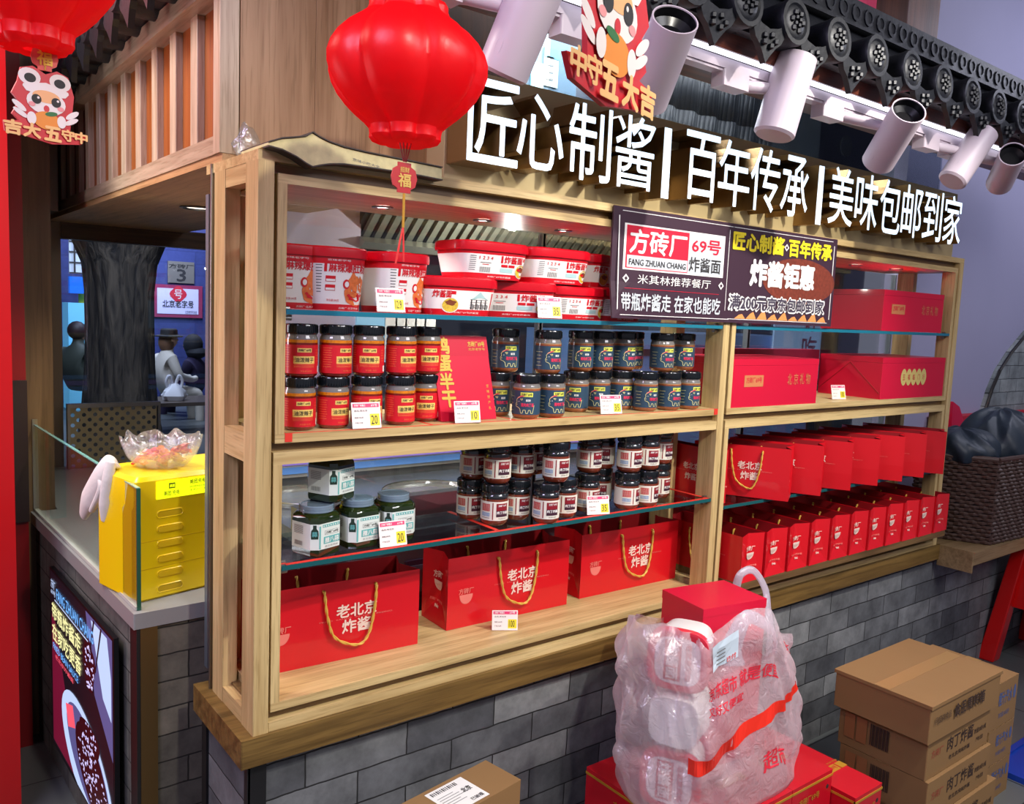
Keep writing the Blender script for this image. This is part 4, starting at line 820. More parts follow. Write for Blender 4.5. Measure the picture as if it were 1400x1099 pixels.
put(TT, u_, (.192, .098, zs), -.02, 'tall noodle tub in the middle of the three tall ones'); put(TT, u_, (.345, .10, zs), .22, 'tall noodle tub beside the low tubs, third of its kind from the left post')
u_ = []; put(LS, u_, (.498, .100, zs), .02, 'low noodle tub with a house drawing, bottom layer next to the tall tubs')
put(LS, u_, (.985, .150, zs+.086), .35, 'low noodle tub with a house drawing, upper layer by the promotional board')
u_ = []; put(LT, u_, (.700, .120, zs), -.55, 'low noodle tub in the bottom layer behind a blank price card'); put(LT, u_, (.870, .100, zs), .02, 'low noodle tub in the bottom layer beside the promotional board', sc=.95)
put(LT, u_, (.588, .100, zs+.086), .02, 'low noodle tub in the upper layer, left of two facing the front'); put(LT, u_, (.792, .100, zs+.086), .02, 'low noodle tub in the upper layer, right of two facing the front')
put(LT, u_, (1.02, .11, zs), .1, 'low noodle tub in the bottom layer hidden behind the promotional board')

# --- price cards on clear stands
CM = [WHITE, mat('card_pink_band', (226, 60, 110), .5), YEL, INK, mat('card_white', (240, 238, 240), .5)]
ACR = glassy('acrylic', (.97, .98, .98), .06, .02, .5)
def card(loc, rz, price, label, w_=.066, h_=.050, plain=False):
    t = thing('price_card', loc, label, 'price card', 'price cards on the shelves'); L0 = Vector(loc); tl = .22
    def P(x, z, o=0.): return L0+Vector((x, z*math.sin(tl)-o*math.cos(tl), .001+z*math.cos(tl)+o*math.sin(tl)))
    MB().prism([P(-w_/2-.001, -.0005), P(w_/2+.001, -.0005), P(w_/2+.001, h_+.001), P(-w_/2-.001, h_+.001)], P(0, 0, 0)-P(0, 0, .0016)).box(L0.x-w_/2, L0.x+w_/2, L0.y, L0.y+.032, L0.z, L0.z+.0012).build('stand', ACR, t)
    b = MB()
    def q(x0, x1, z0, z1, m, o): b.add([P(x0, z0, o), P(x1, z0, o), P(x1, z1, o), P(x0, z1, o)], [(0, 1, 2, 3)], m)
    q(-w_/2, w_/2, 0, h_, 4, .0006); q(-w_/2+.003, w_/2-.003, h_*.80, h_*.95, 1, .0009); q(w_*.10, w_*.40, h_*.82, h_*.93, 4, .0011) if False else None
    q(w_*.12, w_*.50-.003, .005, h_*.55, 2, .0009)
    b.textmap('方砖厂特惠价', lambda u, v: P(-w_/2+.006+.026*u, h_*.83+.005*v, .0013), 0, .02); b.textmap('69号', lambda u, v: P(w_*.18+.014*u, h_*.83+.005*v, .0013), 0, .02)
    b.textmap('品名:老北京', lambda u, v: P(-w_/2+.006+.030*u, h_*.64+.004*v, .0011), 3); b.textmap('规格:200克', lambda u, v: P(-w_/2+.006+.020*u, h_*.38+.0035*v, .0011), 3); b.textmap('产地:北京', lambda u, v: P(-w_/2+.006+.018*u, h_*.18+.0035*v, .0011), 3)
    b.textmap(price, lambda u, v: P(w_*.16+(w_*.5-.008-w_*.16)*u, .008+h_*.34*v, .0013), 3, .0)
    b.build('card', CM, t); t.rotation_euler = (0, 0, rz); return t
def pcard(px, py, z, price, label, rz=.0, **k):
    p = at(px, py, z=z); return card((p.x, p.y, z), rz, price, label, **k)
p = at(535, 426, y=.012); card((p.x, .012, zs), -.05, '12.9', 'price card reading 12.9 in front of the tall noodle tubs')
p = at(752, 436, y=.012); card((p.x, .012, zs), -.2, '35', 'glaring white price card in front of the low noodle tubs', h_=.052)
p = at(500, 588, y=.012); card((p.x, .006, .6108), -.05, '20', 'price card reading 20 in front of the red chilli jars', h_=.055)
p = at(638, 579, y=.008); card((p.x, .003, .6108), -.12, '10', 'price card reading 10 leaning before the red gift box')
p = at(836, 566, y=.014); card((p.x, .014, .6108), -.2, '35', 'washed out price card in front of the blue pig jars')
p = at(538, 756, y=.014); card((p.x, .014, .343), -.05, '20', 'price card reading 20 in front of the pickle jars', h_=.056)
p = at(818, 707, y=.012); card((p.x, .012, .343), -.3, '35', 'price card reading 35 in front of the white labelled sauce jars')
pcard(690, 862, .0585, '100', 'price card reading 100 on the board before the middle paper bag', rz=-.55)
p = at(1147, 546, z=.6108); card((p.x, p.y, .6108), -.2, '100', 'small price card between the two lower red gift boxes')

# --- slim red gift box of dried goods standing among the jars
gx = thing('gift_box', (.513, .06, .6108), 'slim red gift box with gold brush lettering standing between jar groups', 'gift box'); lean = -.10
def GX(x, y, z): return Vector((.513+x-.13*(z-.10)*1.0, .045+y+.11*z, .6108+z))
b = MB().prism([GX(-.072, 0, 0), GX(.085, 0, 0), GX(.085, .040, 0), GX(-.072, .040, 0)], GX(0, 0, .196)-GX(0, 0, 0)); b.build('box', PINKRED, gx, bevel=.001)
b = MB().prism([GX(-.0722, -.0004, .15), GX(.0852, -.0004, .15), GX(.0852, .0404, .15), GX(-.0722, .0404, .15)], GX(0, 0, .046)-GX(0, 0, 0)); b.build('sleeve', mat('box_sleeve', (198, 14, 50), .4, coat=.15), gx)
b = MB()
for i, ch in enumerate('鸡蛋半干'): b.textmap(ch, lambda u, v: GX(-.062+.036*u, -.0012, .156-.041*i+.036*v), 0, .045)
BRG = mat('brush_gold', (216, 180, 80), .4, .2); b.build('lettering', BRG, gx); b = MB()
b.textmap('方砖厂69号', lambda u, v: GX(.028+.048*u, -.0012, .172+.012*v), 0, .03); b.textmap('北京老字号', lambda u, v: GX(.028+.048*u, -.0012, .163+.006*v), 0)
b.build('maker_mark', BRG, gx); b = MB()
for i, ch in enumerate('京味特产礼'): b.textmap(ch, lambda u, v: GX(.066+.007*u, -.0008, .075-.013*i+.008*v), 0)
b.build('lettering', mat('brush_gold', (216, 180, 80), .4, .2), gx)

# --- red gift boxes of the right bay
GB = mat('gift_red', (202, 10, 50), .45, coat=.1); FG = mat('faded_gold', (206, 130, 82), .45, .1)
def giftbox(x0, x1, y0, y1, z0, z1, label, tex=0):
    t = thing('gift_box', ((x0+x1)/2, (y0+y1)/2, z0), label, 'gift box', 'red gift boxes in the right bay')
    MB().box(x0, x1, y0, y1, z0, z1-.02).build('box', GB, t, bevel=.0015); MB().box(x0-.0006, x1+.0006, y0-.0006, y1+.0006, z1-.0195, z1).build('lid', GB, t, bevel=.0015)
    w_, h_ = x1-x0, z1-z0; b = MB()
    if tex == 0:
        b.box(x0+w_*.13, x0+w_*.34, y0-.0010, y0-.0004, z0+h_*.42, z0+h_*.66, 0); b.text('方砖厂69号', (x0+w_*.15, y0-.0014, z0+h_*.50), (1, 0, 0), (0, 0, 1), w_*.17, h_*.12, 1, .02)
        for i, ch in enumerate('北京礼物'): b.text(ch, (x0+w_*(.62+.075*i), y0-.0012, z0+h_*.44), (1, 0, 0), (0, 0, 1), w_*.055, h_*.24, 0, .0)
    else:
        for i in range(5):
            cx, cz = x0+w_*(.33+.078*i), z0+h_*.52
            b.add([(cx+w_*.047*math.copysign(abs(math.cos(q))**1.0, math.cos(q)), y0-.0010-.0001*i, cz+h_*.21*math.copysign(abs(math.sin(q))**1.3, math.sin(q))) for q in [2*PI*k/20 for k in range(20)]], [tuple(range(20))], 2)
            b.text('五福临门好'[i], (cx, y0-.0018, cz), (1, 0, 0), (0, 0, 1), w_*.035, h_*.14, 1, 0., align='c')
    b.build('print', [FG, GB, mat('pale_gold', (222, 200, 120), .4, .2)], t)
    if tex: # folded flaps on the near end
        ym, zm = (y0+y1)/2, z1-.004; b = MB()
        for ya in (y0+.004, y1-.004): b.tube([(x0-.0008, ya, z0+.02), (x0-.0008, ym, zm-.02)], .0012, 6)
        b.build('flap_crease', REDD, t)
    return t
giftbox(2.27, 2.712, .004, .245, .8572, 1.003, 'red gift box on the upper glass shelf of the right bay')
giftbox(1.452, 1.900, .006, .235, .6102, .757, 'red gift box beside the middle post under the promotional board')
giftbox(2.302, 2.772, .004, .255, .6102, .761, 'red gift box with five gold ovals at the right end of the cabinet', 1)
t = thing('tray_box', (2.05, .28, .6102), 'dark red flat box lying behind the gift boxes', 'box'); MB().box(1.60, 2.28, .245, .292, .6102, .775).build('box', mat('tray_dark_red', (130, 20, 50), .45), t, bevel=.002)

# --- paper carrier bags
BAGR = mat('bag_red', (206, 14, 28), .36, coat=.3); BAGI = mat('bag_inside', (150, 10, 20), .5); ROPE = mat('gold_rope', (214, 170, 74), .45, .15); BGT = mat('bag_print', (232, 204, 190), .5); BGP = mat('bag_pale_print', (226, 120, 110), .5)
def rope(path, r=.0019):
    b = MB(); P = [Vector(p) for p in path]
    # resample finely, then two strands wound round each other
    Q = []
    for i in range(len(P)-1):
        p0, p1, p2, p3 = P[max(i-1, 0)], P[i], P[i+1], P[min(i+2, len(P)-1)]
        for k in range(8):
            t = k/8; Q.append(.5*((2*p1)+(-p0+p2)*t+(2*p0-5*p1+4*p2-p3)*t*t+(-p0+3*p1-3*p2+p3)*t**3))
    Q.append(P[-1])
    for ph in (0, PI):
        path2 = []
        for i, q in enumerate(Q):
            t = (Q[min(i+1, len(Q)-1)]-Q[max(i-1, 0)]).normalized(); u = t.cross(Vector((0.3, 1, .2))).normalized(); v = t.cross(u); a = i*.9+ph
            path2.append(q+(u*math.cos(a)+v*math.sin(a))*r*.75)
        b.tube(path2, r, 6)
    return b
def bag(name, w_, d, h, group, front_rope=True, sag=0.):
    t = thing(name, (0, 0, 0), '', 'paper bag', group); x, y = w_/2, d/2; hc = h*.34
    b = MB(); e_ = .0012
    F = [(-x, -y, 0), (x, -y, 0), (x, -y-.001, hc), (x, -y, h), (-x, -y, h), (-x, -y-.001, hc)]
    def shell(s, m):
        q = e_*s
        def V(a, b_, c): return (a-math.copysign(q, a) if a else 0, b_-math.copysign(q, b_) if abs(b_) > 1e-9 else 0, c)
        for sy in (-1, 1):
            b.quad(V(-x, sy*y, 0), V(x, sy*y, 0), V(x, sy*(y+.0015), hc), V(-x, sy*(y+.0015), hc), m); b.quad(V(-x, sy*(y+.0015), hc), V(x, sy*(y+.0015), hc), V(x, sy*y, h), V(-x, sy*y, h), m)
        for sx in (-1, 1):
            A, B_, C, D = V(sx*x, -y, 0), V(sx*x, y, 0), V(sx*x, y, h), V(sx*x, -y, h); ap = V(sx*(x-.016), 0, h*.40); tp = V(sx*(x-.020), 0, h); bm_ = V(sx*(x+.002), 0, 0)
            b.add([A, B_, ap, C, D, tp], [(0, 1, 2), (1, 3, 5, 2), (0, 2, 5, 4)], m)
        b.quad(V(-x, -y, .001*s), V(x, -y, .001*s), V(x, y, .001*s), V(-x, y, .001*s), m)
    shell(0, 0); shell(1, 1); b.build('paper', [BAGR, BAGI], t)
    b = MB(); z = h-.017
    def ft(body, cx, cz, w2, h2, m=0, bold=.03, o=.0026): b.text(body, (cx-w2/2, -y-o, cz-h2/2), (1, 0, 0), (0, 0, 1), w2, h2, m, bold)
    k = w_/.33
    ft('老北京', .030*k, h*.62, .082*k, .027*k); ft('炸酱', .030*k, h*.42, .058*k, .028*k); ft('FRIED  SAUCE  IN  OLD  BEIJING', .03*k, h*.52, .15*k, .0035, 1, 0.)
    b.build('lettering', [BGT, BGP], t); b = MB()
    cx, cz = -x*.72, h*.44; ft('方砖厂', cx, cz+.012*k, .038*k, .013*k, 1, .03)
    b.add([(cx+.017*k*math.cos(q), -y-.0024, cz+.004*k+.022*k*math.sin(q)) for q in [PI+PI*i/12 for i in range(13)]], [tuple(range(13))], 1)
    b.build('emblem', [BGT, BGP], t)
    # sides: bowl emblem above a line of small print
    for sx in (-1, 1):
        b = MB(); xs_ = sx*(x+.0012); ii = lambda yy, zz: (sx*(x-.016*(1-abs(yy)/y)*min(1, zz/(h*.40))+.0024), yy, zz)
        b.add([ii(.019*k*math.cos(q), h*.60+.024*k*math.sin(q)) for q in [PI+PI*i/10 for i in range(11)]], [tuple(range(11))], 0)
        b.textmap('方砖厂', lambda u, v: ii(sx*(-.022*k+.044*k*u), h*.63+.016*k*v), 0, .03); b.textmap('方砖厂69号炸酱', lambda u, v: ii((-.030*k+.060*k*u)*sx, h*.30+.006*k*v), 1, .02); b.textmap('Net', lambda u, v: ii((-.008*k+.018*k*u)*sx, h*.22+.007*k*v), 0, .05)
        b.build('side_lettering', [BGT, BGP], t)
    hw = w_*.16
    if front_rope: rope([(-hw+.015, -y+.002, z), (-hw+.016, -y-.006, z-.002), (-hw+.022, -y-.008, z-.05), (-hw+.038, -y-.010, z-.096), (0.03, -y-.012, z-.118), (hw-.0, -y-.010, z-.10), (hw+.012, -y-.008, z-.05), (hw+.016, -y-.006, z-.002), (hw+.016, -y+.002, z)]).build('rope_handle', ROPE, t)
    rope([(-hw, y-.002, z), (-hw, y-.007, z-.001), (-hw+.01, y-.008, z-.05), (0, y-.010, z-.09), (hw-.01, y-.008, z-.05), (hw, y-.007, z-.001), (hw, y-.002, z)]).build('rope_handle', ROPE, t)
    return t
BG = bag('paper_bag', .335, .125, .165, 'open red paper bags in the left bay'); u_ = []
put(BG, u_, (.255, .185, .0586), -.06, 'red paper bag at the left end of the bottom board'); BG.scale = (1.18, 1, 1.13)
put(BG, u_, (.752, .200, .0586), -.03, 'red paper bag in the middle of the bottom board'); put(BG, u_, (1.208, .203, .0586), -.03, 'red paper bag on the bottom board beside the middle post')
# leaning row on the right glass shelf: long faces turned to the left, each half hidden by the one before
BS = bag('paper_bag', .30, .105, .165, 'red paper bags overlapping on the right glass shelf'); BS2 = bag('paper_bag', .30, .105, .165, 'red paper bags overlapping on the right glass shelf', False); u_ = []; u2 = []
yaw = -math.radians(60)
for i, (x, nm) in enumerate(zip([1.683, 1.861, 2.04, 2.215, 2.385, 2.545, 2.70], ORD)):
    d = Vector((math.cos(yaw), math.sin(yaw), 0)); nrm = Vector((-math.sin(yaw), math.cos(yaw), 0))
    c = Vector((x, -.062, .314))-d*.15+nrm*.0525
    a_ = (BS, u_) if i in (0, 5) else (BS2, u2)
    put(a_[0], a_[1], c, yaw, 'red paper bag lying turned on the right glass shelf, %s from the middle post' % nm)
BP1 = bag('paper_bag', .32, .112, .145, 'red paper bags standing in the bottom row of the right bay'); BP_ = bag('paper_bag', .32, .112, .145, 'red paper bags standing in the bottom row of the right bay', False); u_ = []
for i in range(11):
    x = 1.466+.1205*(i+.5); lab = 'red paper bag standing end-on in the bottom row, %s from the middle post' % ORD[i]
    if i == 0: put(BP1, [], (x, .105, .0815), -PI/2+.03, lab)
    else: put(BP_, u_, (x, .105, .0815), -PI/2+.03, lab)
t = thing('tray_board', (2.12, .1, .0586), 'thin board under the bottom row of red bags', 'board'); MB().box(1.47, 2.78, -.055, .27, .0586, .0812).build('board', wood('tray_wood', (90, 66, 40), (120, 92, 58), 'x'), t)
BX = bag('paper_bag', .25, .045, .165, 'single bag behind the middle post', False); put(BX, [], (1.462, .150, .313), -PI/2, 'dark red paper bag standing high behind the middle post on the glass')
# ================================================================== floor goods in front
CB = mat('cardboard', (138, 104, 64), .75, bump=.1, bscale=30., vary=.08, vscale=5.); CBD = mat('cardboard_edge', (112, 84, 50), .8); CTAPE = mat('brown_tape', (158, 124, 80), .35, coat=.3)
CINK = mat('carton_ink', (56, 38, 30), .7); CRED = mat('carton_red_ink', (150, 70, 50), .7); CBLUE = mat('carton_blue_ink', (84, 96, 140), .7); CBROWN = mat('carton_brown_ink', (150, 96, 56), .7)
def carton(x0, x1, y0, y1, z0, z1, label, kind, rz=0., group='brown cartons stacked by the brick wall'):
    cx, cy = (x0+x1)/2, (y0+y1)/2
    t = thing('carton', (cx, cy, z0), label, 'carton', group)
    MB().box(x0, x1, y0, y1, z0, z1).build('box', CB, t, bevel=.003)
    if kind == 'lid': MB().box(x0-.004, x1+.004, y0-.004, y1+.004, z1-.006, z1+.004).build('lid', CB, t, bevel=.002)
    zt = z1+(.0042 if kind == 'lid' else .0003)
    MB().box(x0-.002, x1+.002, cy-.022, cy+.022, zt, zt+.0005).build('tape', CTAPE, t)
    b = MB(); w_, h_, d = x1-x0, z1-z0, y1-y0
    def f(body, u, v, w2, h2, m, bold=.02): b.text(body, (x0+w_*u, y0-.0045 if kind == 'lid' else y0-.0006, z0+h_*v), (1, 0, 0), (0, 0, 1), w_*w2, h_*h2, m, bold)
    def s(u0, u1, v0, v1, m, *q): b.quad((x0-.0045, y1-d*u0, z0+h_*v0), (x0-.0045, y1-d*u1, z0+h_*v0), (x0-.0045, y1-d*u1, z0+h_*v1), (x0-.0045, y1-d*u0, z0+h_*v1), m)
    if kind == 'lid': f('月盛斋食品', .04, .50, .22, .20, 0, .0); f('食品周转箱', .30, .42, .44, .36, 0, .03)
    elif kind == 'sauce':
        f('肉丁炸酱', .30, .45, .42, .36, 0, .02); f('老北京风味炸酱', .34, .20, .34, .12, 0); f('方砖厂', .06, .50, .18, .2, 1); f('净含量:200克×24瓶', .74, .48, .2, .14, 0); f('产地:北京', .78, .24, .12, .12, 0)
        b.build('lettering', [CINK, CRED, CBROWN, CBLUE], t); b = MB()
        for i in range(11): s(.38+.020*i, .38+.020*i+.011*(1+(i % 2)*.4), .30, .85, 0)
        s(.08, .20, .25, .9, 2); s(.22, .34, .25, .9, 2)
    else:
        f('橙汁汽水', .30, .48, .50, .3, 3, .03); f('净含量:330毫升', .34, .2, .40, .12, 3, .0)
        b.add([(x0+w_*.88+w_*.05*math.cos(q), y0-.0007, z0+h_*.65+h_*.16*math.sin(q)) for q in [2*PI*i/16 for i in range(16)]], [tuple(range(16))], 3)
    b.build('print', [CINK, CRED, CBROWN, CBLUE], t); t.rotation_euler = (0, 0, rz); return t
carton(1.665, 2.098, -.565, -.282, -.255, -.148, 'plain brown lidded carton on top of the stack by the brick wall', 'lid')
carton(1.690, 2.075, -.555, -.29, -.372, -.257, 'brown sauce carton directly beneath the plain lidded carton', 'sauce')
carton(1.690, 2.080, -.565, -.30, -.490, -.374, 'brown sauce carton second below the plain lidded carton', 'sauce')
carton(1.70, 2.12, -.575, -.30, FZ, -.492, 'brown carton at the very bottom of the stack', 'sauce')
carton(2.135, 2.335, -.53, -.25, -.372, -.225, 'small brown drinks carton behind the sauce stack, upper one', 'drink')
carton(2.150, 2.335, -.53, -.25, -.495, -.374, 'small brown drinks carton behind the sauce stack, middle one', 'drink')
carton(2.14, 2.335, -.53, -.25, FZ, -.497, 'small brown drinks carton behind the sauce stack, resting on the floor', 'drink')
# carton with a shipping label at the bottom edge
p0, p1, p2 = at(664, 1039, z=-.2), at(713, 1061, z=-.2), at(548, 1099, z=-.2)
ux = (p0-p2).normalized(); uy = (p1-p0).normalized(); uy = (uy-ux*uy.dot(ux)).normalized()
t = thing('carton', (p2.x, p2.y, FZ), 'brown carton with a white shipping label in front of the brick wall', 'carton')
c0 = p0-ux*.36; MB().prism([c0, c0+uy*.30, p0+uy*.30, p0], (0, 0, FZ+.2)).build('box', CB, t) if False else MB().prism([Vector((q.x, q.y, FZ)) for q in (c0+uy*.115, p0+uy*.115, p0, c0)], (0, 0, -.2-FZ)).build('box', CB, t, bevel=.003)
b = MB(); e0 = p0-ux*.20+Vector((0, 0, .0006))
def sl(u, v, z=.0): return p0-ux*(.205-u*.11)+uy*(.012+.095*(1-v))*1.+Vector((0, 0, .001+z))
b.quad(sl(0, 0), sl(1, 0), sl(1, 1), sl(0, 1), 0)
for i in range(14): b.quad(sl(.08+.05*i, .80, .0005), sl(.08+.05*i+.02+.01*(i % 3 == 0), .80, .0005), sl(.08+.05*i+.02+.01*(i % 3 == 0), .93, .0005), sl(.08+.05*i, .93, .0005), 1)
for i in range(5): b.quad(sl(.08, .66-.09*i, .0005), sl(.5+.1*(i % 3), .66-.09*i, .0005), sl(.5+.1*(i % 3), .64-.09*i, .0005), sl(.08, .64-.09*i, .0005), 2)
b.textmap('北京', lambda u, v: sl(.66+.24*u, .45+.18*v, .0006), 1, .03); b.textmap('已验视', lambda u, v: sl(.60+.32*u, .08+.12*v, .0006), 1, .02)
b.build('shipping_label', [WHITE, INK, GREY], t)
# red gift cartons on the floor
RC = mat('carton_red', (188, 8, 30), .38, coat=.25); RCG = mat('carton_gold', (206, 156, 50), .35, .4)
def redbox(x0, x1, y0, y1, z0, z1, label, side_text=True):
    t = thing('red_carton', ((x0+x1)/2, (y0+y1)/2, z0), label, 'gift carton', 'red gift cartons on the floor')
    MB().box(x0, x1, y0, y1, z0, z1).build('box', RC, t, bevel=.002)
    e_ = .0012; b = MB()
    b.box(x0-e_, x1+e_, y0-e_, y0+.004, z1-.016, z1-.010, 0); b.box(x0-e_, x0+.004, y0, y1, z1-.016, z1-.010, 0)
    b.box(x0+.03, x0+.10, y0+.10, y0+.125, z1, z1+.0006, 0); b.box(x0+.105, x0+.13, y0+.10, y0+.125, z1, z1+.0006, 0); b.build('gold_print', [RCG], t); b = MB()
    b.text('方砖厂69号', (x0+.033, y0+.106, z1+.0010), (1, 0, 0), (0, 1, 0), .062, .013, 1, .02)
    b.text('北京礼物 京味臻选', (x0+.03, y0+.13, z1+.0010), (1, 0, 0), (0, 1, 0), .10, .006, 0)
    b.text('方砖厂69号', (x0+.03, y0-.0016, z1-.055), (1, 0, 0), (0, 0, 1), (x1-x0)*.5, .018, 0, .02); b.lathe([(.006, 0), (.0, .001)], 12, (x1-.02, y0-.0002, z1-.04), 2, axis=(0, -1, 0))
    b.text('方砖厂69号', (x0-.0016, y1-.10, z1-.055), (0, -1, 0), (0, 0, 1), .10, .018, 0, .02)
    b.build('lettering', [RCG, RC, INK], t); return t
for i, nm in enumerate(('left', 'middle', 'right')):
    x = .800+.1745*i
    redbox(x, x+.1735, -.490, -.135, -.425, -.250, 'red gift carton under the filled plastic bag, %s of the upper three' % nm)
    redbox(x, x+.1735, -.490, -.135, FZ, -.427, 'red gift carton on the floor, %s of the lower three' % nm)
redbox(1.326, 1.452, -.555, -.20, -.46, -.298, 'red gift carton to the right of the bagged stack, upper one'); redbox(1.326, 1.452, -.555, -.20, FZ, -.462, 'red gift carton to the right of the bagged stack, on the floor')

# ------------------------------------------------------------------ filled plastic carrier bag
ZB = -.2485
rb = thing('gift_box', (1.13, -.22, ZB), 'red gift box standing inside the filled plastic bag', 'gift box')
B_ = at(905, 806, z=.172); R_ = at(1048, 818, z=.172); F_ = at(962, 833, z=.172)
uxb = (R_-F_).normalized(); uyb = Vector((-uxb.y, uxb.x, 0)); wb = (R_-F_).length; db = max(.10, min(.2, (B_-F_).dot(uyb)))
def RB(x, y, z): q = F_+uxb*x+uyb*y; return Vector((q.x, q.y, z))
MB().prism([RB(0, 0, ZB), RB(wb, 0, ZB), RB(wb, db, ZB), RB(0, db, ZB)], (0, 0, .172-.022-ZB)).build('box', PINKRED, rb, bevel=.0015)
MB().prism([RB(-.001, -.001, .1505), RB(wb+.001, -.001, .1505), RB(wb+.001, db+.001, .1505), RB(-.001, db+.001, .1505)], (0, 0, .0215)).build('lid', PINKRED, rb, bevel=.0015)
axl = Vector((-.88, -.47, 0)).normalized() # the lids look to the left front
def laytub(c, flip, label):
    """a tall tub lying on its side: lid (or base) towards axl"""
    t = thing('tall_noodle_tub', c, label, 'tub', 'tubs lying inside the plastic bag'); c = Vector(c); a = axl if not flip else -axl
    sd = Vector((0, 0, 1)).cross(axl).normalized(); up = Vector((0, 0, 1))
    def R3(pts): return [c+sd*p[0]+up*p[1]+a*p[2] for p in pts]
    n = 3.6; prof = [(.84, -.062), (.86, -.058), (1, .042)]
    MB().loft([R3(sup(.066*s, .066*s, z, n)) for s, z in prof]).build('cup', mat('tub_white_body', (232, 230, 228), .35, coat=.2), t)
    MB().loft([R3(sup(.070, .070, .040, n)), R3(sup(.071, .071, .046, n)), R3(sup(.070, .070, .059, n)), R3(sup(.064, .064, .061, n)), R3(sup(.060, .060, .060, n))]).build('lid', mat('tub_lid_rose', (214, 44, 64), .3, coat=.4), t)
    b = MB(); b.add(R3(sup(.052, .054, .0606, n)), [tuple(range(40))], 0)
    b.add([c+sd*x+up*z+a*.0612 for x, z in [(-.030, -.046), (.008, -.046), (.008, .046), (-.030, .046)]], [(0, 1, 2, 3)], 1)
    b.textmap('炸酱面', lambda u, v: c+sd*(-.025+.028*v)+up*(.042-.084*u)+a*.0618, 0, .04); b.textmap('老北京风味', lambda u, v: c+sd*(.018+.014*v)+up*(.044-.086*u)+a*.0618, 1, .03)
    b.build('print', [mat('lid_window', (232, 214, 214), .4), mat('lid_print_red', (190, 28, 44), .5)], t); return t
laytub((.876, -.352, ZB+.074), False, 'noodle tub lying at the bottom of the plastic bag, lid outwards'); laytub((.872, -.356, ZB+.216), True, 'noodle tub lying in the middle of the plastic bag, white base outwards'); laytub((.880, -.350, ZB+.356), False, 'noodle tub lying at the top of the plastic bag, lid outwards')
pbg = thing('plastic_bag', (1.03, -.31, ZB), 'filled translucent white plastic carrier bag with red print on the red cartons', 'carrier bag')
NU, NV = 132, 40; rings = []; BX, BY = 1.035, -.32
def lerpt(tab, t):
    for (t0, z0), (t1, z1) in zip(tab, tab[1:]):
        if t0 <= t <= t1: k = (t-t0)/(t1-t0); k = k*k*(3-2*k); return z0+(z1-z0)*k
    return tab[-1][1]
RIM = [(-PI, .10), (-2.4, .15), (-1.9, .18), (-1.35, .192), (-1.0, .187), (-.8, .176), (-.57, .163), (-.35, .19), (-.1, .21), (.1, .20), (.35, .15), (.6, .12), (1.0, .10), (1.5, .02), (2.1, .0), (PI, .10)]
def topz(th): return lerpt(RIM, th)
for j in range(NV+1):
    v = j/NV; ring = []
    for i in range(NU):
        th = 2*PI*i/NU; tt = th if th < PI else th-2*PI; z = ZB+.0012+(topz(tt)-ZB)*v
        hz = (z-ZB)/.40; sx, sy = math.sin(th), -math.cos(th); e_ = .98 if sx < 0 and sy > 0 else 2/3.2
        a = .275 if sx < 0 else .225-.06*max(0, hz-.15); b2 = .165-.03*max(0, hz-.3)
        x = a*math.copysign(abs(sx)**e_, sx); y = b2*math.copysign(abs(sy)**e_, sy)
        seam = abs(math.sin(PI*(z-ZB)/.142)) if sx < -.25 else 1.    # the film is drawn in between the tubs
        k = 1-.06*(1-seam)**2
        wr = .010*math.sin(5*th+9*v+1.5*math.sin(7*v))+.007*math.sin(11*th-13*v)+.005*math.sin(23*th+17*v)+.006*abs(math.sin(7*th+6*v))
        k += wr/.22*min(1, v*4+.1)-.02
        if v > .93: k -= .05*(v-.93)/.07
        ring.append(Vector((BX+x*k, BY+y*k+.015*hz, z)))
    rings.append(ring)
FILM = film('bag_film', (252, 238, 246), .50, .18, .20, .7, 30)
b = MB().loft(rings, 0, True, True, False); b.build('film', FILM, pbg, sharp=180)
def bagp(th, v, o=.002):
    fi = (th % (2*PI))/(2*PI)*NU; i = int(fi); fj = v*NV; j = min(int(fj), NV-1); a, c = fi-i, fj-j
    p = (rings[j][i % NU]*(1-a)+rings[j][(i+1) % NU]*a)*(1-c)+(rings[j+1][i % NU]*(1-a)+rings[j+1][(i+1) % NU]*a)*c
    d = Vector((p.x-BX, p.y-BY, 0)).normalized(); return p+d*o
b = MB()
b.textmap('京东超市 就是便宜', lambda u, v: bagp(-.52+.70*u, .66-.02*u+.075*v), 0, .02); b.textmap('又好又便宜', lambda u, v: bagp(-.52+.40*u, .585-.01*u+.045*v), 0, .02)
for i in range(40): # wavy red stripe running up to the right
    def w3(t): return bagp(-.85+1.55*t, .28+.24*t*t+.10*t)
    def w4(t): return bagp(-.85+1.55*t, .355+.23*t*t+.10*t)
    b.quad(w3(i/40), w3((i+1)/40), w4((i+1)/40), w4(i/40), 1)
b.textmap('京东', lambda u, v: bagp(.45+.2*u, .86+.07*v), 0, .02); b.textmap('超市', lambda u, v: bagp(.0+.3*u, .16+.10*v), 0, .02)
b.build('print', [mat('bag_ink_red', (214, 40, 60), .5), mat('bag_stripe', (222, 40, 20), .5)], pbg)
b = MB()
for i in range(4):
    for j in range(4): b.quad(bagp(-.46+.30*i/4, .80+.14*j/4, .004), bagp(-.46+.30*(i+1)/4, .80+.14*j/4, .004), bagp(-.46+.30*(i+1)/4, .80+.14*(j+1)/4, .004), bagp(-.46+.30*i/4, .80+.14*(j+1)/4, .004), 0)
for j in range(4): b.quad(bagp(-.43, .82+.022*j, .005), bagp(-.30, .82+.022*j, .005), bagp(-.30, .826+.022*j, .005), bagp(-.43, .826+.022*j, .005), 1)
b.textmap('已付', lambda u, v: bagp(-.28+.10*u, .805+.025*v, .005), 2, .03)
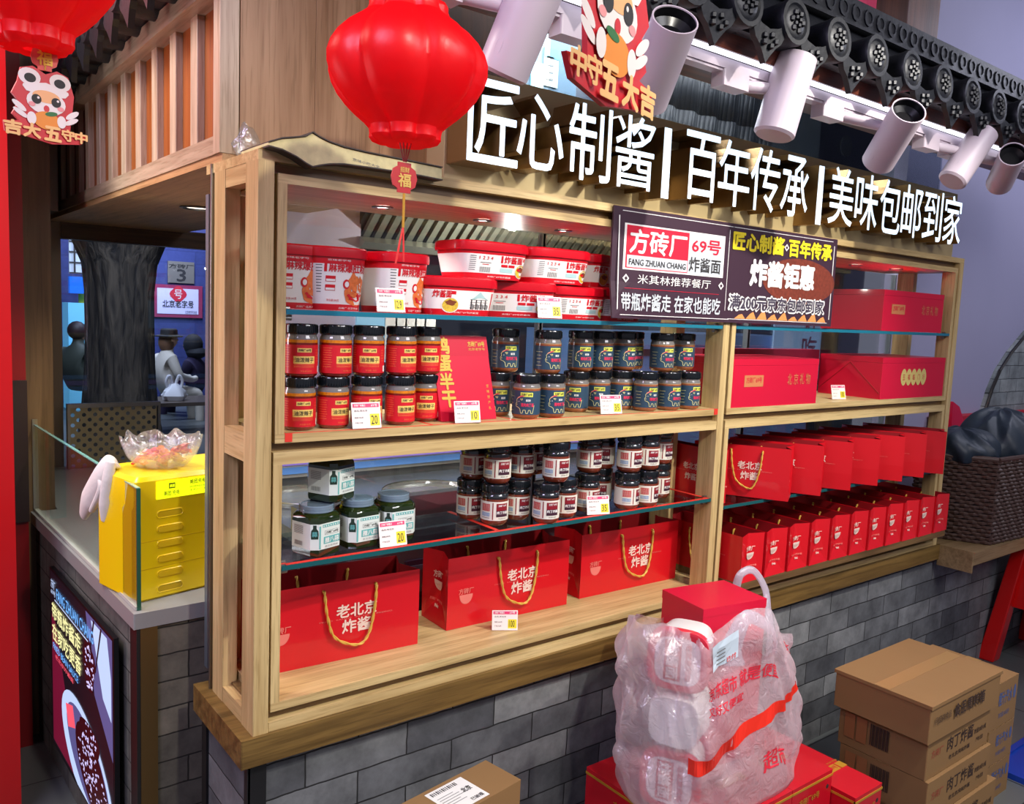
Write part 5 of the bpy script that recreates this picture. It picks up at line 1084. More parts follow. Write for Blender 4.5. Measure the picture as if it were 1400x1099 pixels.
b.build('receipt', [mat('receipt_blue_white', (200, 214, 226), .5), GREY, mat('receipt_red', (220, 60, 50), .5)], pbg)
HF = film('handle_film', (232, 224, 240), .72, .3, .15, .4, 40)
h0, h1, h2, h3, h4 = at(1005, 812, y=-.16), at(1012, 786, y=-.17), at(1030, 780, y=-.18), at(1046, 805, y=-.20), at(1054, 868, y=-.24)
MB().stube([h0-Vector((0, 0, .02)), h0, h1, h2, h3, (h3+h4)/2, h4, h4-Vector((0, 0, .08))], [.016, .012, .011, .011, .012, .013, .015, .02], 12, flat=.45).build('handle', HF, pbg)
k0, k1, k2, k3 = at(1000, 885, y=-.40), at(1018, 846, y=-.41), at(1038, 848, y=-.40), at(1058, 866, y=-.37)
MB().stube([k0-Vector((0, 0, .04)), k0, k1, k2, k3, k3-Vector((-.01, 0, .05))], [.034, .024, .016, .020, .016, .02], 12, flat=.35).build('handle', HF, pbg)

# ------------------------------------------------------------------ right end: basket with coats, red cloth, red stools, blue mat
def wicker(name, c):
    m, N, L, b = newmat(name); tc = N.new('ShaderNodeTexCoord'); b.inputs['Base Color'].default_value = (*lin(c), 1); b.inputs['Roughness'].default_value = .45; return m
WK = wicker('wicker_brown', (78, 58, 50)); WK2 = mat('wicker_gap', (24, 17, 18), .7)
q0 = at(1353, 746, z=0); q0 = Vector((3.05, -.115, 0)); uL = Vector((-.45, .89, 0)).normalized(); uR = Vector((.995, -.06, 0)).normalized()
bs = thing('wicker_basket', (3.15, .08, -.004), 'dark brown woven basket holding coats at the right end of the ledge', 'basket'); hb = .352
LL, LR_ = .29, .50
foot = [q0, q0+uR*LR_, q0+uR*LR_+uL*LL, q0+uL*LL]
ctr = sum(foot, Vector())/4
def fl(p, z): return ctr+(p-ctr)*(1+.05*z/hb)+Vector((0, 0, z-.003))
MB().loft([[fl(p, z)+(ctr-p)*.03 for p in foot] for z in (0, hb)], 0, False, True, False).build('lining', WK2, bs)
b = MB(); nr = 22
for r_i in range(nr):
    z = (r_i+.5)/nr*hb
    for e_ in range(4):
        A, B2 = foot[e_], foot[(e_+1) % 4]; n = int((B2-A).length/.017); nv = Vector((B2.y-A.y, A.x-B2.x, 0)).normalized()
        path = [fl(A+(B2-A)*(i/n), z)+nv*(.004*math.cos(PI*(i+r_i)))+Vector((0, 0, .0015*math.sin(i*1.7+r_i*2.3))) for i in range(n+1)]
        b.tube(path, .0078, 6)
b.build('weave', WK, bs, noclean=True)
b = MB()
for e_ in range(4): b.tube([fl(foot[e_], hb+.004), fl(foot[(e_+1) % 4], hb+.004)], .011, 8)
b.build('rim', WK, bs)
h_ = fl(foot[0]+(foot[3]-foot[0])*.80, hb-.055); MB().obox(h_+uR*-.006, uL, uR, (0, 0, 1), .038, .008, .018).build('hand_hole', WK2, bs)
JK = mat('coat_black', (30, 42, 54), .5, bump=.5, bscale=22.)
def coat(c, rx, ry, rz_, label, seed):
    rs = random.Random(seed); b = MB(); k = 40; rings = []
    ph = [rs.random()*6 for _ in range(6)]; rings = []
    for j in range(25):
        t = -.35+j/24*(1.35); z = rz_*math.sin(t*PI/2*.96); rr = math.cos(t*PI/2*.97); ring = []
        for i in range(72):
            a = 2*PI*i/72
            fold = -.10*abs(math.sin(2.5*a+ph[0]+1.6*t))**.6-.07*abs(math.sin(4.5*a+ph[1]-3.5*t+.8*math.sin(3*t)))**.6+.03*math.sin(11*a+8*t)
            ring.append((c[0]+rx*rr*(1.1+fold)*math.cos(a), c[1]+ry*rr*(1.1+fold)*math.sin(a), c[2]+z*(1+.5*fold)+.018*math.sin(3*a+ph[4]+3*t)*rr+.010*math.sin(7*a+ph[5])*rr))
        rings.append(ring)
    return tag(b.loft(rings).build('coat', JK, None, sub=1), label, 'coat', 'dark coats in the basket')
coat((3.09, .06, .365), .15, .16, .10, 'dark padded coat bundled at the cabinet side of the basket', 1)
coat((3.40, .03, .365), .20, .17, .18, 'dark padded coat bundled at the outer side of the basket', 2)
RCL = mat('red_cloth', (176, 24, 44), .6, vary=.15)
a = [at(p[0], p[1], y=.28) for p in [(1300, 600), (1303, 549), (1312, 556), (1319, 580), (1322, 600)]]
tag(MB().prism([(p.x, .28, p.z) for p in reversed(a)], (0, .05, 0)).build('red_packet', mat('packet_red', (200, 16, 62), .45), None, bevel=.002), 'red packet poking up just beyond the right cabinet post', 'packet')
tag(MB().loft([[(3.45+.04*math.sin(i), y, .43+.01*math.sin(3*y*9+i)) if i < 5 else (5.0-.16*(i-5), y, .20) for i in range(10)] for y in (.20, .26, .31, .352)]).build('red_cover', RCL, None) if False else MB().box(3.40, 5.2, .30, .358, -.05, .455).build('red_bench', RCL, None, bevel=.02), 'red covered bench against the lilac wall behind the coats', 'bench')
# stacked red stools: tall ribbed legs narrowing upward
RP = mat('red_plastic', (206, 14, 10), .3, coat=.3)
st = thing('plastic_stool', (3.66, -.22, FZ), 'red plastic stool at the right edge beside the cartons', 'stool')
def quadr(cx, cy, s, z): return [(cx-s, cy-s, z), (cx+s, cy-s, z), (cx+s, cy+s, z), (cx-s, cy+s, z)]
MB().loft([quadr(3.66, -.22, .150, .02), quadr(3.66, -.22, .155, .06), quadr(3.66, -.22, .148, .075)], 0, False).build('seat', RP, st, bevel=.008)
for sx in (-1, 1):
    for sy in (-1, 1):
        MB().loft([[(3.66+sx*.215+dx, -.22+sy*.215+dy, FZ) for dx, dy in ((-.035, -.035), (.035, -.035), (.035, .035), (-.035, .035))], [(3.66+sx*.135+dx, -.22+sy*.135+dy, .03) for dx, dy in ((-.028, -.028), (.028, -.028), (.028, .028), (-.028, .028))]], 0, False).build('leg', RP, st, bevel=.006)
for sx in (-1, 1):
    MB().loft([[(3.66+sx*.18, -.22+dy, -.36) for dy in (-.16, .16)]+[(3.66+sx*.165, -.22+dy, -.36) for dy in (.16, -.16)], [(3.66+sx*.145, -.22+dy, .02) for dy in (-.13, .13)]+[(3.66+sx*.13, -.22+dy, .02) for dy in (.13, -.13)]], 0, False).build('panel', RP, st)
    MB().loft([[(3.66+dx, -.22+sx*.18, -.36) for dx in (-.16, .16)]+[(3.66+dx, -.22+sx*.165, -.36) for dx in (.16, -.16)], [(3.66+dx, -.22+sx*.145, .02) for dx in (-.13, .13)]+[(3.66+dx, -.22+sx*.13, .02) for dx in (.13, -.13)]], 0, False).build('panel', RP, st)
b = MB().box(2.42, 3.3, -1.0, -.44, FZ, FZ+.012).box(2.41, 2.43, -1.0, -.43, FZ, FZ+.02).box(2.42, 3.3, -.45, -.43, FZ, FZ+.02)
tag(b.build('blue_mat', mat('blue_plastic', (16, 62, 168), .4, coat=.2), None, bevel=.004), 'blue plastic mat on the floor beside the carton stack', 'mat')

# ================================================================== things on the left counter
CZ = .15
yx = at(187, 826, z=CZ); ym = mat('station_yellow', (248, 214, 8), .32, coat=.3); yd = mat('slot_shade', (196, 160, 6), .4)
ang = math.atan2(at(283, 800, z=CZ).y-yx.y, at(283, 800, z=CZ).x-yx.x)*.8
ys = thing('power_bank_station', (0, 0, 0), 'yellow power bank rental station on the counter', 'charging station'); WY, DY, HY = .31, .20, .30
def rr(x0, x1, y0, y1, r, z, k=5):
    o = []
    for cx, cy, a0 in ((x1-r, y0+r, -PI/2), (x1-r, y1-r, 0), (x0+r, y1-r, PI/2), (x0+r, y0+r, PI)):
        o += [(cx+r*math.cos(a0+PI/2*i/k), cy+r*math.sin(a0+PI/2*i/k), z) for i in range(k+1)]
    return o
MB().loft([rr(.006, WY-.006, .006, DY, .012, 0), rr(0, WY, 0, DY, .014, .006), rr(0, WY, 0, DY, .014, HY*.73), rr(-.004, WY, -.006, DY, .016, HY*.78), rr(-.004, WY, -.006, DY, .016, HY-.01), rr(.004, WY-.006, .002, DY-.006, .016, HY)]).build('housing', ym, ys)
MB().box(.045, .295, -.0085, -.004, HY*.815, HY*.955).build('screen', mat('screen_lime', (226, 240, 20), .3, emit=.75, ecol=(220, 236, 10)), ys)
b = MB(); b.text('美团 充电', (.062, -.0092, HY*.835), (1, 0, 0), (0, 0, 1), .040, .012, 0, .02); b.box(.075, .091, -.0092, -.0088, HY*.890, HY*.935, 0); b.text('美团', (.077, -.0097, HY*.90), (1, 0, 0), (0, 0, 1), .012, .007, 1, .02); b.text('美团充电', (.128, -.0092, HY*.905), (1, 0, 0), (0, 0, 1), .042, .011, 0, .02); b.text('随时随地借充电宝', (.128, -.0092, HY*.872), (1, 0, 0), (0, 0, 1), .045, .006, 0); b.text('手机扫一扫', (.128, -.0092, HY*.845), (1, 0, 0), (0, 0, 1), .045, .006, 0)
b.build('lettering', [mat('screen_ink', (110, 120, 10), .5), mat('screen_lime', (0, 0, 0))], ys)
for c in range(2):
    for r_ in range(6):
        cx, cz = .082+.135*c, HY*(.685-.121*r_); ro = [(cx+math.copysign(.024, math.cos(q))+.0085*math.cos(q), -.0006, cz+.0085*math.sin(q)) for q in [2*PI*i/24+.01 for i in range(24)]]
        rm = MB().tube(ro+[ro[0]], .0016, 6).build('slot', ym, ys)
        full = 0 < r_ < 5
        MB().prism([(p[0]*.97+cx*.03, -.0004, cz+(p[2]-cz)*.8) for p in ro], (0, -.0012 if not full else -.004, 0)).build('power_bank' if full else 'slot_recess', mat('bank_gold', (214, 176, 20), .3, coat=.4) if full else yd, rm)
for z in (.48, .26): MB().box(.001, WY-.001, -.0006, .001, HY*z, HY*z+.001).build('seam', yd, ys)
ys.location = (yx.x, yx.y, CZ); ys.rotation_euler = (0, 0, ang)
# glass bowl of sweets on the station
bc = ys.location+Matrix.Rotation(ang, 3, 'Z')@Vector((.115, .10, HY))
gbm = film('pressed_glass', (214, 220, 226), .30, .06, .55, .5, 60)
gbw = thing('glass_bowl', bc, 'scalloped clear glass bowl of sweets on the yellow station', 'bowl')
k = 72; rings = []
for r_, z in [(.0, .004), (.040, .002), (.058, .006), (.078, .030), (.088, .055), (.093, .074)]:
    rings.append([(bc.x+r_*(1+.03*math.sin(12*a)*(z > .02))*math.cos(a), bc.y+r_*(1+.03*math.sin(12*a)*(z > .02))*math.sin(a), bc.z+z+(.007*math.sin(9*a)+.004*math.sin(14*a+1))*(z > .07)) for a in [2*PI*i/k for i in range(k)]])
MB().loft(rings, 0, True, False, False).build('glass', gbm, gbw, solid=.003)
cm_ = [mat('sweet_pink', (236, 50, 96), .3, coat=.5), mat('sweet_orange', (244, 120, 28), .3, coat=.5), mat('sweet_yellow', (240, 180, 40), .3, coat=.5), mat('sweet_red', (220, 40, 40), .3, coat=.5)]
rs = random.Random(11); u_ = {}
for i in range(26):
    a, r_ = rs.random()*2*PI, .056*math.sqrt(rs.random()); c = int(rs.random()*1.6+ (2 if r_*math.cos(a) > .01 else 0)) % 4; z = .014+.012*(i//10)+.006*rs.random()
    nmz = ['pink', 'orange', 'yellow', 'red'][c]
    if c not in u_:
        u_[c] = tag(MB().ball((0, 0, 0), .011, 10, sc=(1.3, .85, .75)).obox((.017, 0, 0), (1, 0, 0), (0, 1, 0), (0, 0, 1), .004, .006, .001).obox((-.017, 0, 0), (1, 0, 0), (0, 1, 0), (0, 0, 1), .004, .006, .001).build('wrapped_sweet', cm_[c]), '%s wrapped sweet in the scalloped glass bowl' % nmz, 'sweet', 'wrapped sweets in the glass bowl'); o = u_[c]
    else: o = dup(u_[c])
    o.location = (bc.x+r_*math.cos(a), bc.y+r_*math.sin(a), bc.z+z); o.rotation_euler = (rs.random(), rs.random(), rs.random()*6)
# pair of white gloves hung over the guard edge
gl = thing('cotton_gloves', (0, 0, 0), 'white cloth gloves hanging over the glass guard beside the yellow station', 'gloves'); gm = mat('cotton_white', (222, 216, 210), .8, bump=.3, bscale=90.)
def GV(px, py, o): return side(px, py, -.012+o)
for nm, pts, rad in [('glove', [GV(156, 632, -.004), GV(150, 629, .010), GV(138, 650, .022), GV(122, 682, .026), GV(114, 704, .022)], [.012, .018, .027, .031, .016]), ('glove', [GV(156, 634, .004), GV(158, 640, -.018), GV(168, 662, -.026), GV(180, 684, -.026), GV(186, 696, -.022)], [.014, .020, .026, .028, .015])]:
    b = MB().stube(pts, rad, 16, flat=.55); u_d = (pts[4]-pts[2]).normalized()
    for f in range(4):
        o = (f-1.5)*.012; q = pts[3]+cd*o; b.stube([q, q+u_d*.02+cd*o*.2, q+u_d*(.034-.004*abs(f-1.5))+cd*o*.3], [.010, .0095, .006], 10, k=4)
    b.stube([pts[2], pts[2]+cd*-.012-Vector((0, 0, .03)), pts[3]+cd*-.020-Vector((0, 0, .028))], [.012, .012, .008], 10)
    b.build(nm, gm, gl, sub=1)
MB().stube([GV(152, 630, .012), GV(148, 655, .016), GV(144, 690, .016), GV(143, 713, .014)], [.012, .016, .017, .009], 14, flat=.6).build('glove_cuff', gm, gl, sub=1)
# perforated steel screen at the back of the counter
pf = thing('perforated_screen', (.22, 2.2, CZ), 'perforated beige metal screen at the back of the counter', 'metal screen')
b = MB(); x0, x1, z0, z1 = .06, .40, .153, .405; cs = .021; nx, nz = int((x1-x0)/cs), int((z1-z0)/cs)
for i in range(nx):
    for j in range(nz):
        cx, cz = x0+cs*(i+.5), z0+cs*(j+.5); h = cs/2; hole = (i+j) % 2 == 0; k = 8
        if not hole: b.quad((cx-h, 2.2, cz-h), (cx+h, 2.2, cz-h), (cx+h, 2.2, cz+h), (cx-h, 2.2, cz+h)); continue
        sq = [(-h, -h), (0, -h), (h, -h), (h, 0), (h, h), (0, h), (-h, h), (-h, 0)]; r_ = .0085
        ci = [(r_*math.cos(a), r_*math.sin(a)) for a in [-3*PI/4+PI/4*q for q in range(8)]]
        b.add([(cx+p[0], 2.2, cz+p[1]) for p in sq]+[(cx+p[0], 2.2, cz+p[1]) for p in ci], [(q, (q+1) % 8, 8+(q+1) % 8, 8+q) for q in range(8)])
b.build('sheet', mat('beige_metal', (150, 138, 108), .4, .5), pf, solid=.002)
MB().box(.05, .41, 2.19, 2.22, .403, .42).build('top_rail', STEEL, pf); MB().box(.40, .41, 2.19, 2.22, .153, .403).build('side_rail', STEEL, pf); MB().box(.05, .06, 2.19, 2.22, .153, .403).build('side_rail', STEEL, pf)

# ------------------------------------------------------------------ the dining room behind the left window
tk = thing('tree_trunk', (1.05, 7., FZ), 'dark bark covered tree trunk column in the dining room', 'tree column')
bkm, N, L, bb = newmat('bark'); tc = N.new('ShaderNodeTexCoord'); mp = N.new('ShaderNodeMapping'); mp.inputs['Scale'].default_value = (15, 15, 2.2); L.new(tc.outputs['Object'], mp.inputs['Vector']); nz = N.new('ShaderNodeTexNoise'); nz.inputs['Scale'].default_value = 1; nz.inputs['Detail'].default_value = 5; nz.inputs['Distortion'].default_value = 1.; L.new(mp.outputs['Vector'], nz.inputs['Vector'])
rp = N.new('ShaderNodeValToRGB'); rp.color_ramp.elements[0].position = .35; rp.color_ramp.elements[1].position = .65; rp.color_ramp.elements[0].color = (*lin((22, 20, 20)), 1); rp.color_ramp.elements[1].color = (*lin((84, 76, 66)), 1); L.new(nz.outputs['Fac'], rp.inputs['Fac']); L.new(rp.outputs['Color'], bb.inputs['Base Color']); bp = N.new('ShaderNodeBump'); bp.inputs['Distance'].default_value = .03; L.new(nz.outputs['Fac'], bp.inputs['Height']); L.new(bp.outputs['Normal'], bb.inputs['Normal']); bb.inputs['Roughness'].default_value = .8
tx_ = at(166, 470, y=7.0); rings = []
for z, r_ in [(FZ, .40), (-.2, .33), (.2, .30), (.6, .29), (.9, .295), (1.15, .32), (1.35, .40), (1.6, .50), (2.0, .55), (2.74, .56)]: rings.append([(tx_.x+r_*(1+.05*math.sin(5*a)+.03*math.sin(11*a+z*3))*math.cos(a), 7.+r_*(1+.05*math.sin(5*a))*math.sin(a), z) for a in [2*PI*i/40 for i in range(40)]])
MB().loft(rings).build('trunk', bkm, tk)
ce_ = [at(p[0], p[1], y=10.95) for p in [(209, 433), (277, 437), (279, 391), (210, 388)]]
ct_ = thing('certificate', ce_[0], 'framed white certificate with red seal on the blue brick wall', 'certificate')
w_, h_ = ce_[1].x-ce_[0].x, ce_[3].z-ce_[0].z; X0, Z0 = ce_[0].x, ce_[0].z
MB().box(X0, X0+w_, 10.96, 11., Z0, Z0+h_).build('frame', mat('frame_red', (150, 50, 84), .4), ct_)
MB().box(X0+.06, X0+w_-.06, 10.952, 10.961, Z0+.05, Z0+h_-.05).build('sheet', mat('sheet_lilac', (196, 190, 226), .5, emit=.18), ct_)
b = MB(); b.add([(X0+w_/2+.11*math.cos(q)*(1+.1*math.cos(4*q)), 10.948, Z0+h_*.72+.11*math.sin(q)*(1+.1*math.cos(4*q))) for q in [2*PI*i/20 for i in range(20)]], [tuple(range(20))], 0)
b.text('号', (X0+w_/2, 10.946, Z0+h_*.72), (1, 0, 0), (0, 0, 1), .11, .13, 2, 0, align='c'); b.text('北京老字号', (X0+w_/2, 10.946, Z0+h_*.42), (1, 0, 0), (0, 0, 1), w_*.62, .10, 1, .02, align='c'); b.text('BEIJING TIME-HONORED BRAND', (X0+w_/2, 10.946, Z0+h_*.32), (1, 0, 0), (0, 0, 1), w_*.62, .03, 1, 0, align='c'); b.text('北京老字号协会', (X0+w_*.76, 10.946, Z0+h_*.17), (1, 0, 0), (0, 0, 1), w_*.24, .05, 1, 0, align='c')
b.build('lettering', [mat('seal_red', (210, 40, 60), .5), INK, WHITE], ct_)
pq_ = [at(p[0], p[1], y=10.95) for p in [(230, 386), (266, 386), (268, 359)]]
pt_ = thing('wall_plaque', pq_[0], 'small brass wall plaque with a number above the certificate', 'plaque'); MB().box(pq_[0].x, pq_[1].x, 10.96, 11., pq_[0].z, pq_[2].z).build('plate', mat('plaque_gold', (150, 140, 130), .35, .5), pt_, bevel=.004)
cxp = (pq_[0].x+pq_[1].x)/2; hz = pq_[2].z-pq_[0].z; MB().text('3', (cxp, 10.955, pq_[0].z+hz*.36), (1, 0, 0), (0, 0, 1), .12, .17, 0, .02, align='c').text('方砖厂', (cxp, 10.955, pq_[0].z+hz*.78), (1, 0, 0), (0, 0, 1), .34, .06, 0, .02, align='c').build('lettering', INK, pt_)
tz = at(230, 548, y=7.9).z
dt = thing('dining_table', (2., 8., FZ), 'dark dining table beyond the left window', 'table'); MB().box(1.42, 3.2, 7.7, 8.35, tz-.04, tz).build('table_top', mat('table_top', (96, 84, 76), .3), dt, bevel=.008)
for x in (1.5, 3.1): MB().box(x-.04, x+.04, 7.98, 8.06, FZ, tz-.04).build('leg', DSTEEL, dt)
YC = 10.2
fa = [at(p[0], p[1], y=YC) for p in [(101, 548), (128, 415), (101, 378), (128, 402)]]
tag(MB().box(fa[0].x-.05, fa[1].x+.15, YC, YC+.4, FZ, fa[1].z).build('lit_cooler', mat('cooler_light', (110, 190, 226), .4, emit=.3), None), 'bright blue drinks cooler far behind the tree trunk', 'cooler')
tag(MB().box(fa[2].x-.05, fa[3].x+.15, YC, YC+.1, fa[3].z, fa[2].z).build('wall_screen', mat('screen_blue', (20, 96, 200), .3, emit=.5), None), 'blue lit screen above the drinks cooler', 'screen')
la = [at(p[0], p[1], y=YC) for p in [(101, 374), (124, 340)]]
b = MB().box(la[0].x-.05, la[1].x+.25, YC, YC+.04, la[0].z, la[1].z+.3, 0)
for i in range(4): b.box(la[0].x+.11*i, la[0].x+.11*i+.018, YC-.02, YC, la[0].z, la[1].z+.3, 1)
for i in range(5): b.box(la[0].x-.05, la[1].x+.25, YC-.018, YC, la[0].z+.13*i, la[0].z+.13*i+.018, 1)
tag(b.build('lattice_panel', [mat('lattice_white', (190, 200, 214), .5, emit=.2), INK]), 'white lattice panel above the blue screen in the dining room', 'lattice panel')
for px, c, nm in [(112, (210, 210, 60), 'nearest the lattice edge'), (116, (226, 206, 60), 'in the middle'), (121, (180, 200, 40), 'nearest the trunk')]:
    p = at(px, 433, y=YC+.2); tag(MB().lathe([(0, 0), (.04, 0), (.04, .16), (.016, .21), (.016, .24), (0, .24)], 12, (p.x, YC+.2, fa[1].z)).build('drink_bottle', mat('bottle_%d' % px, c, .2, coat=.5)), 'yellow drink bottle on the blue cooler, %s' % nm, 'bottle', 'yellow drink bottles on the cooler')
pb_ = at(238, 540, y=7.95); t = thing('white_carrier_bag', (pb_.x, 7.95, tz), 'small white knotted carrier bag on the dining table', 'carrier bag')
rings = [[(pb_.x+1.05*r_*(1+.15*math.sin(5*a+z*40))*math.cos(a), 7.95+r_*1.*(1+.12*math.sin(4*a))*math.sin(a), tz+.001+1.3*z) for a in [2*PI*i/24 for i in range(24)]] for r_, z in [(.10, 0), (.125, .04), (.105, .08), (.06, .12), (.04, .14)]]
WB = mat('white_plastic', (224, 222, 226), .4); MB().loft(rings).build('body', WB, t)
for s_ in (-1, 1): MB().stube([(pb_.x+s_*.012, 7.95, tz+.16), (pb_.x+s_*.05, 7.94, tz+.27), (pb_.x+s_*.085, 7.94, tz+.21), (pb_.x+s_*.065, 7.94, tz+.12)], [.016, .016, .016, .016], 8).build('handle', WB, t)
# diners: bodies grown from a joint skeleton
def figure(name, joints, edges, rad, skin, label, clothes=()):
    me = bpy.data.meshes.new(name); me.from_pydata(joints, edges, []); o = bpy.data.objects.new(name, me); COL.objects.link(o); me.materials.append(skin)
    md = o.modifiers.new('skin', 'SKIN'); md.use_smooth_shade = True
    for v, r_ in zip(me.skin_vertices[0].data, rad): v.radius = r_ if isinstance(r_, tuple) else (r_, r_)
    me.skin_vertices[0].data[0].use_root = True
    s2 = o.modifiers.new('sub', 'SUBSURF'); s2.levels = 1; s2.render_levels = 2
    return tag(o, label, 'person')
def diner(px, py_head, y, face, coatm, skinm, label, lean=.12):
    """seated diner seen from the side or back; face is the heading of the nose"""
    hd = at(px, py_head, y=y); f = Vector((math.cos(face), math.sin(face), 0)); s = Vector((-f.y, f.x, 0)); up = Vector((0, 0, 1)); H0 = hd-up*.62-f*.10
    J = [H0, H0+up*.20+f*.02, H0+up*.38+f*.06, H0+up*.46+f*.08, H0+up*.53+f*.09, hd, hd+up*.09]
    R_ = [(.17, .14), (.17, .13), (.18, .12), (.09, .08), (.055, .055), (.085, .095), (.06, .065)]; E = [(i, i+1) for i in range(6)]
    for sg in (-1, 1):
        k = len(J); J += [H0+up*.40+f*.06+s*sg*.17, H0+up*.20+f*.12+s*sg*.22, H0+up*.14+f*.34+s*sg*.10, H0+up*.16+f*.42+s*sg*.07]; R_ += [.07, .055, .042, .035]; E += [(2, k), (k, k+1), (k+1, k+2), (k+2, k+3)]
        k = len(J); J += [H0+s*sg*.10+f*.10, H0+s*sg*.11+f*.42-up*.02, H0+s*sg*.11+f*.44-up*.45]; R_ += [.09, .07, .05]; E += [(0, k), (k, k+1), (k+1, k+2)]
    o = figure('person', [tuple(j) for j in J], E, R_, coatm, label)
    fc = MB().ball(hd+f*.012, .098, 16, sc=(.86, .86, 1.12)).ball(hd+f*.10-up*.005, .016, 8).ball(hd+f*.078+s*.034+up*.022, .010, 8, 1).ball(hd+f*.078-s*.034+up*.022, .010, 8, 1).obox(hd+f*.092-up*.045, s, f, up, .022, .006, .004, 2).ball(hd+s*.088, .02, 8).ball(hd-s*.088, .02, 8).build('face', [skinm, INK, mat('lips', (170, 90, 80), .5)], o)
    return o, hd, f, s
SK = mat('skin', (206, 160, 132), .55)
o, hd, f, s = diner(231, 464, 8.9, .15, mat('cream_fleece', (214, 204, 190), .9, bump=.6, bscale=40.), SK, 'person in a cream fleece jacket and black hat dining by the trunk')
MB().lathe([(.155, -.012), (.16, 0), (.10, .012), (.095, .07), (.08, .085), (0, .088)], 28, hd+Vector((0, 0, .045))).lathe([(0, -.012), (.155, -.012)], 28, hd+Vector((0, 0, .045))).build('hat', mat('hat_black', (20, 20, 26), .7), o)
MB().ball(hd-f*.03-Vector((0, 0, .03)), .105, 14, sc=(.9, .95, 1.25)).build('hair', mat('hair_brown', (120, 84, 60), .6), o)
o, hd, f, s = diner(262, 472, 9.4, 2.4, mat('plum_coat', (40, 30, 62), .8, bump=.3), SK, 'person in a dark purple coat with a black hood facing away at the table')
MB().ball(hd-f*.02+Vector((0, 0, .01)), .122, 14, sc=(1, 1, 1.15)).ball(hd-f*.06-Vector((0, 0, .09)), .12, 12, sc=(1.1, 1.1, .7)).build('hood', mat('hood_black', (18, 18, 26), .8), o)
o, hd, f, s = diner(108, 455, 9.6, .6, mat('olive_jacket', (58, 64, 56), .6), SK, 'person in a dark jacket with pale sleeve stripes left of the trunk')
MB().ball(hd-f*.03+Vector((0, 0, .03)), .108, 14, sc=(1, 1, 1.05)).build('hair', mat('hair_black', (24, 22, 24), .6), o)
sh = hd-Vector((0, 0, .62))-f*.10
b = MB()
for q in (-.012, .012): b.tube([sh+Vector((0, 0, .41))+f*(.06+q)-s*.235, sh+Vector((0, 0, .20))+f*(.12+q)-s*.285, sh+Vector((0, 0, .15))+f*(.30+q)-s*.175], .006, 6)
b.build('sleeve_stripe', WHITE, o)

# ================================================================== the kitchen seen through the cabinet
hd_ = thing('exhaust_hood', (1.4, 1.0, 1.05), 'steel exhaust hood with slanted baffle filters behind the left bay', 'exhaust hood')
HX0, HX1 = .715, 2.15
MB().prism([(HX0, .98, 1.055), (HX0, .94, 1.075), (HX0, .98, 1.095), (HX0, 1.0, 1.095)][::-1], (HX1-HX0, 0, 0)).build('lip', mat('lip_steel', (170, 168, 150), .35, .6), hd_)
b = MB(); n = 34
for i in range(n):
    x = HX0+.02+(HX1-HX0-.04)*i/n; b.hexa([(x, 1.0), (x+.022, 1.0), (x+.022, 1.02), (x, 1.02)], 0, 0) if False else b.prism([(x, 1.0, 1.09), (x+.024, 1.0, 1.09), (x+.024, 1.03, 1.085), (x, 1.03, 1.085)][::-1], (0, -.30, .27))
b.build('baffle_filter', mat('filter_steel', (120, 120, 106), .4, .5), hd_)
MB().prism([(HX0, 1.035, 1.085), (HX0, 1.10, 1.06), (HX0, 1.10, 1.40), (HX0, .72, 1.40), (HX0, .735, 1.36)], (HX1-HX0, 0, 0)).build('body', DSTEEL, hd_)
tag(MB().box(.40, .72, .98, 1.02, FZ, 1.9).build('partition_panel', mat('lilac_panel', (186, 176, 196), .5)), 'lilac partition panel behind the left end of the cabinet', 'panel')
kc = thing('kitchen_counter', (1.5, .8, FZ), 'dark steel kitchen counter behind the cabinet panes', 'counter')
MB().box(.27, 3.0, .42, .98, .252, .285).build('top', mat('counter_steel', (112, 116, 122), .25, .5), kc); MB().box(.27, 3.0, .40, .42, FZ, .252).build('front_panel', mat('grey_panel', (104, 102, 112), .4, .2), kc)
MB().box(.27, 3.0, .42, .46, .285, .345).build('rim', STEEL, kc)
bsx = thing('steel_backsplash', (1.4, .96, .285), 'striped steel upstand with coloured reflections behind the glass lids', 'backsplash')  # bands paint the steel's reflections as colour, blue and violet ones glow faintly
for i, (z0, z1, m) in enumerate([(.285, .310, mat('bs_grey', (120, 118, 112), .3, .5)), (.310, .322, mat('bs_cream', (214, 206, 186), .4)), (.322, .345, mat('bs_reflection_blue', (96, 140, 200), .3, emit=.3, vary=.4, vscale=4.)), (.345, .352, mat('bs_pale', (206, 210, 206), .4)), (.352, .378, mat('bs_reflection_pinkblue', (150, 120, 205), .3, emit=.3, vary=.5, vscale=6.)), (.378, .386, mat('bs_pale', (0, 0, 0))), (.386, .41, mat('bs_reflection_blue', (0, 0, 0))), (.41, .60, mat('bs_dark', (50, 54, 66), .4))]):
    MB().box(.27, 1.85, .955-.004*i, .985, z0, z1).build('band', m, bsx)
for cx, cy, r_, lab in [(.80, .62, .15, 'large shallow glass tray on the kitchen counter behind the sauce jars'), (.44, .74, .13, 'pale round pan on the kitchen counter behind the pickle jars')]:
    t = thing('glass_tray', (cx, cy, .2855), lab, 'lid'); MB().lathe([(r_*.9, 0), (r_, .004), (r_*1.03, .016), (r_*.99, .018), (r_*.95, .008), (0, .006)], 40, (cx, cy, .2855)).build('dish', film('lid_glass', (176, 170, 150), .55, .08, .4, .1), t); MB().lathe([(r_*1.025, .014), (r_*1.035, .017), (r_*1.025, .020)], 40, (cx, cy, .2855)).build('rim', STEEL, t)
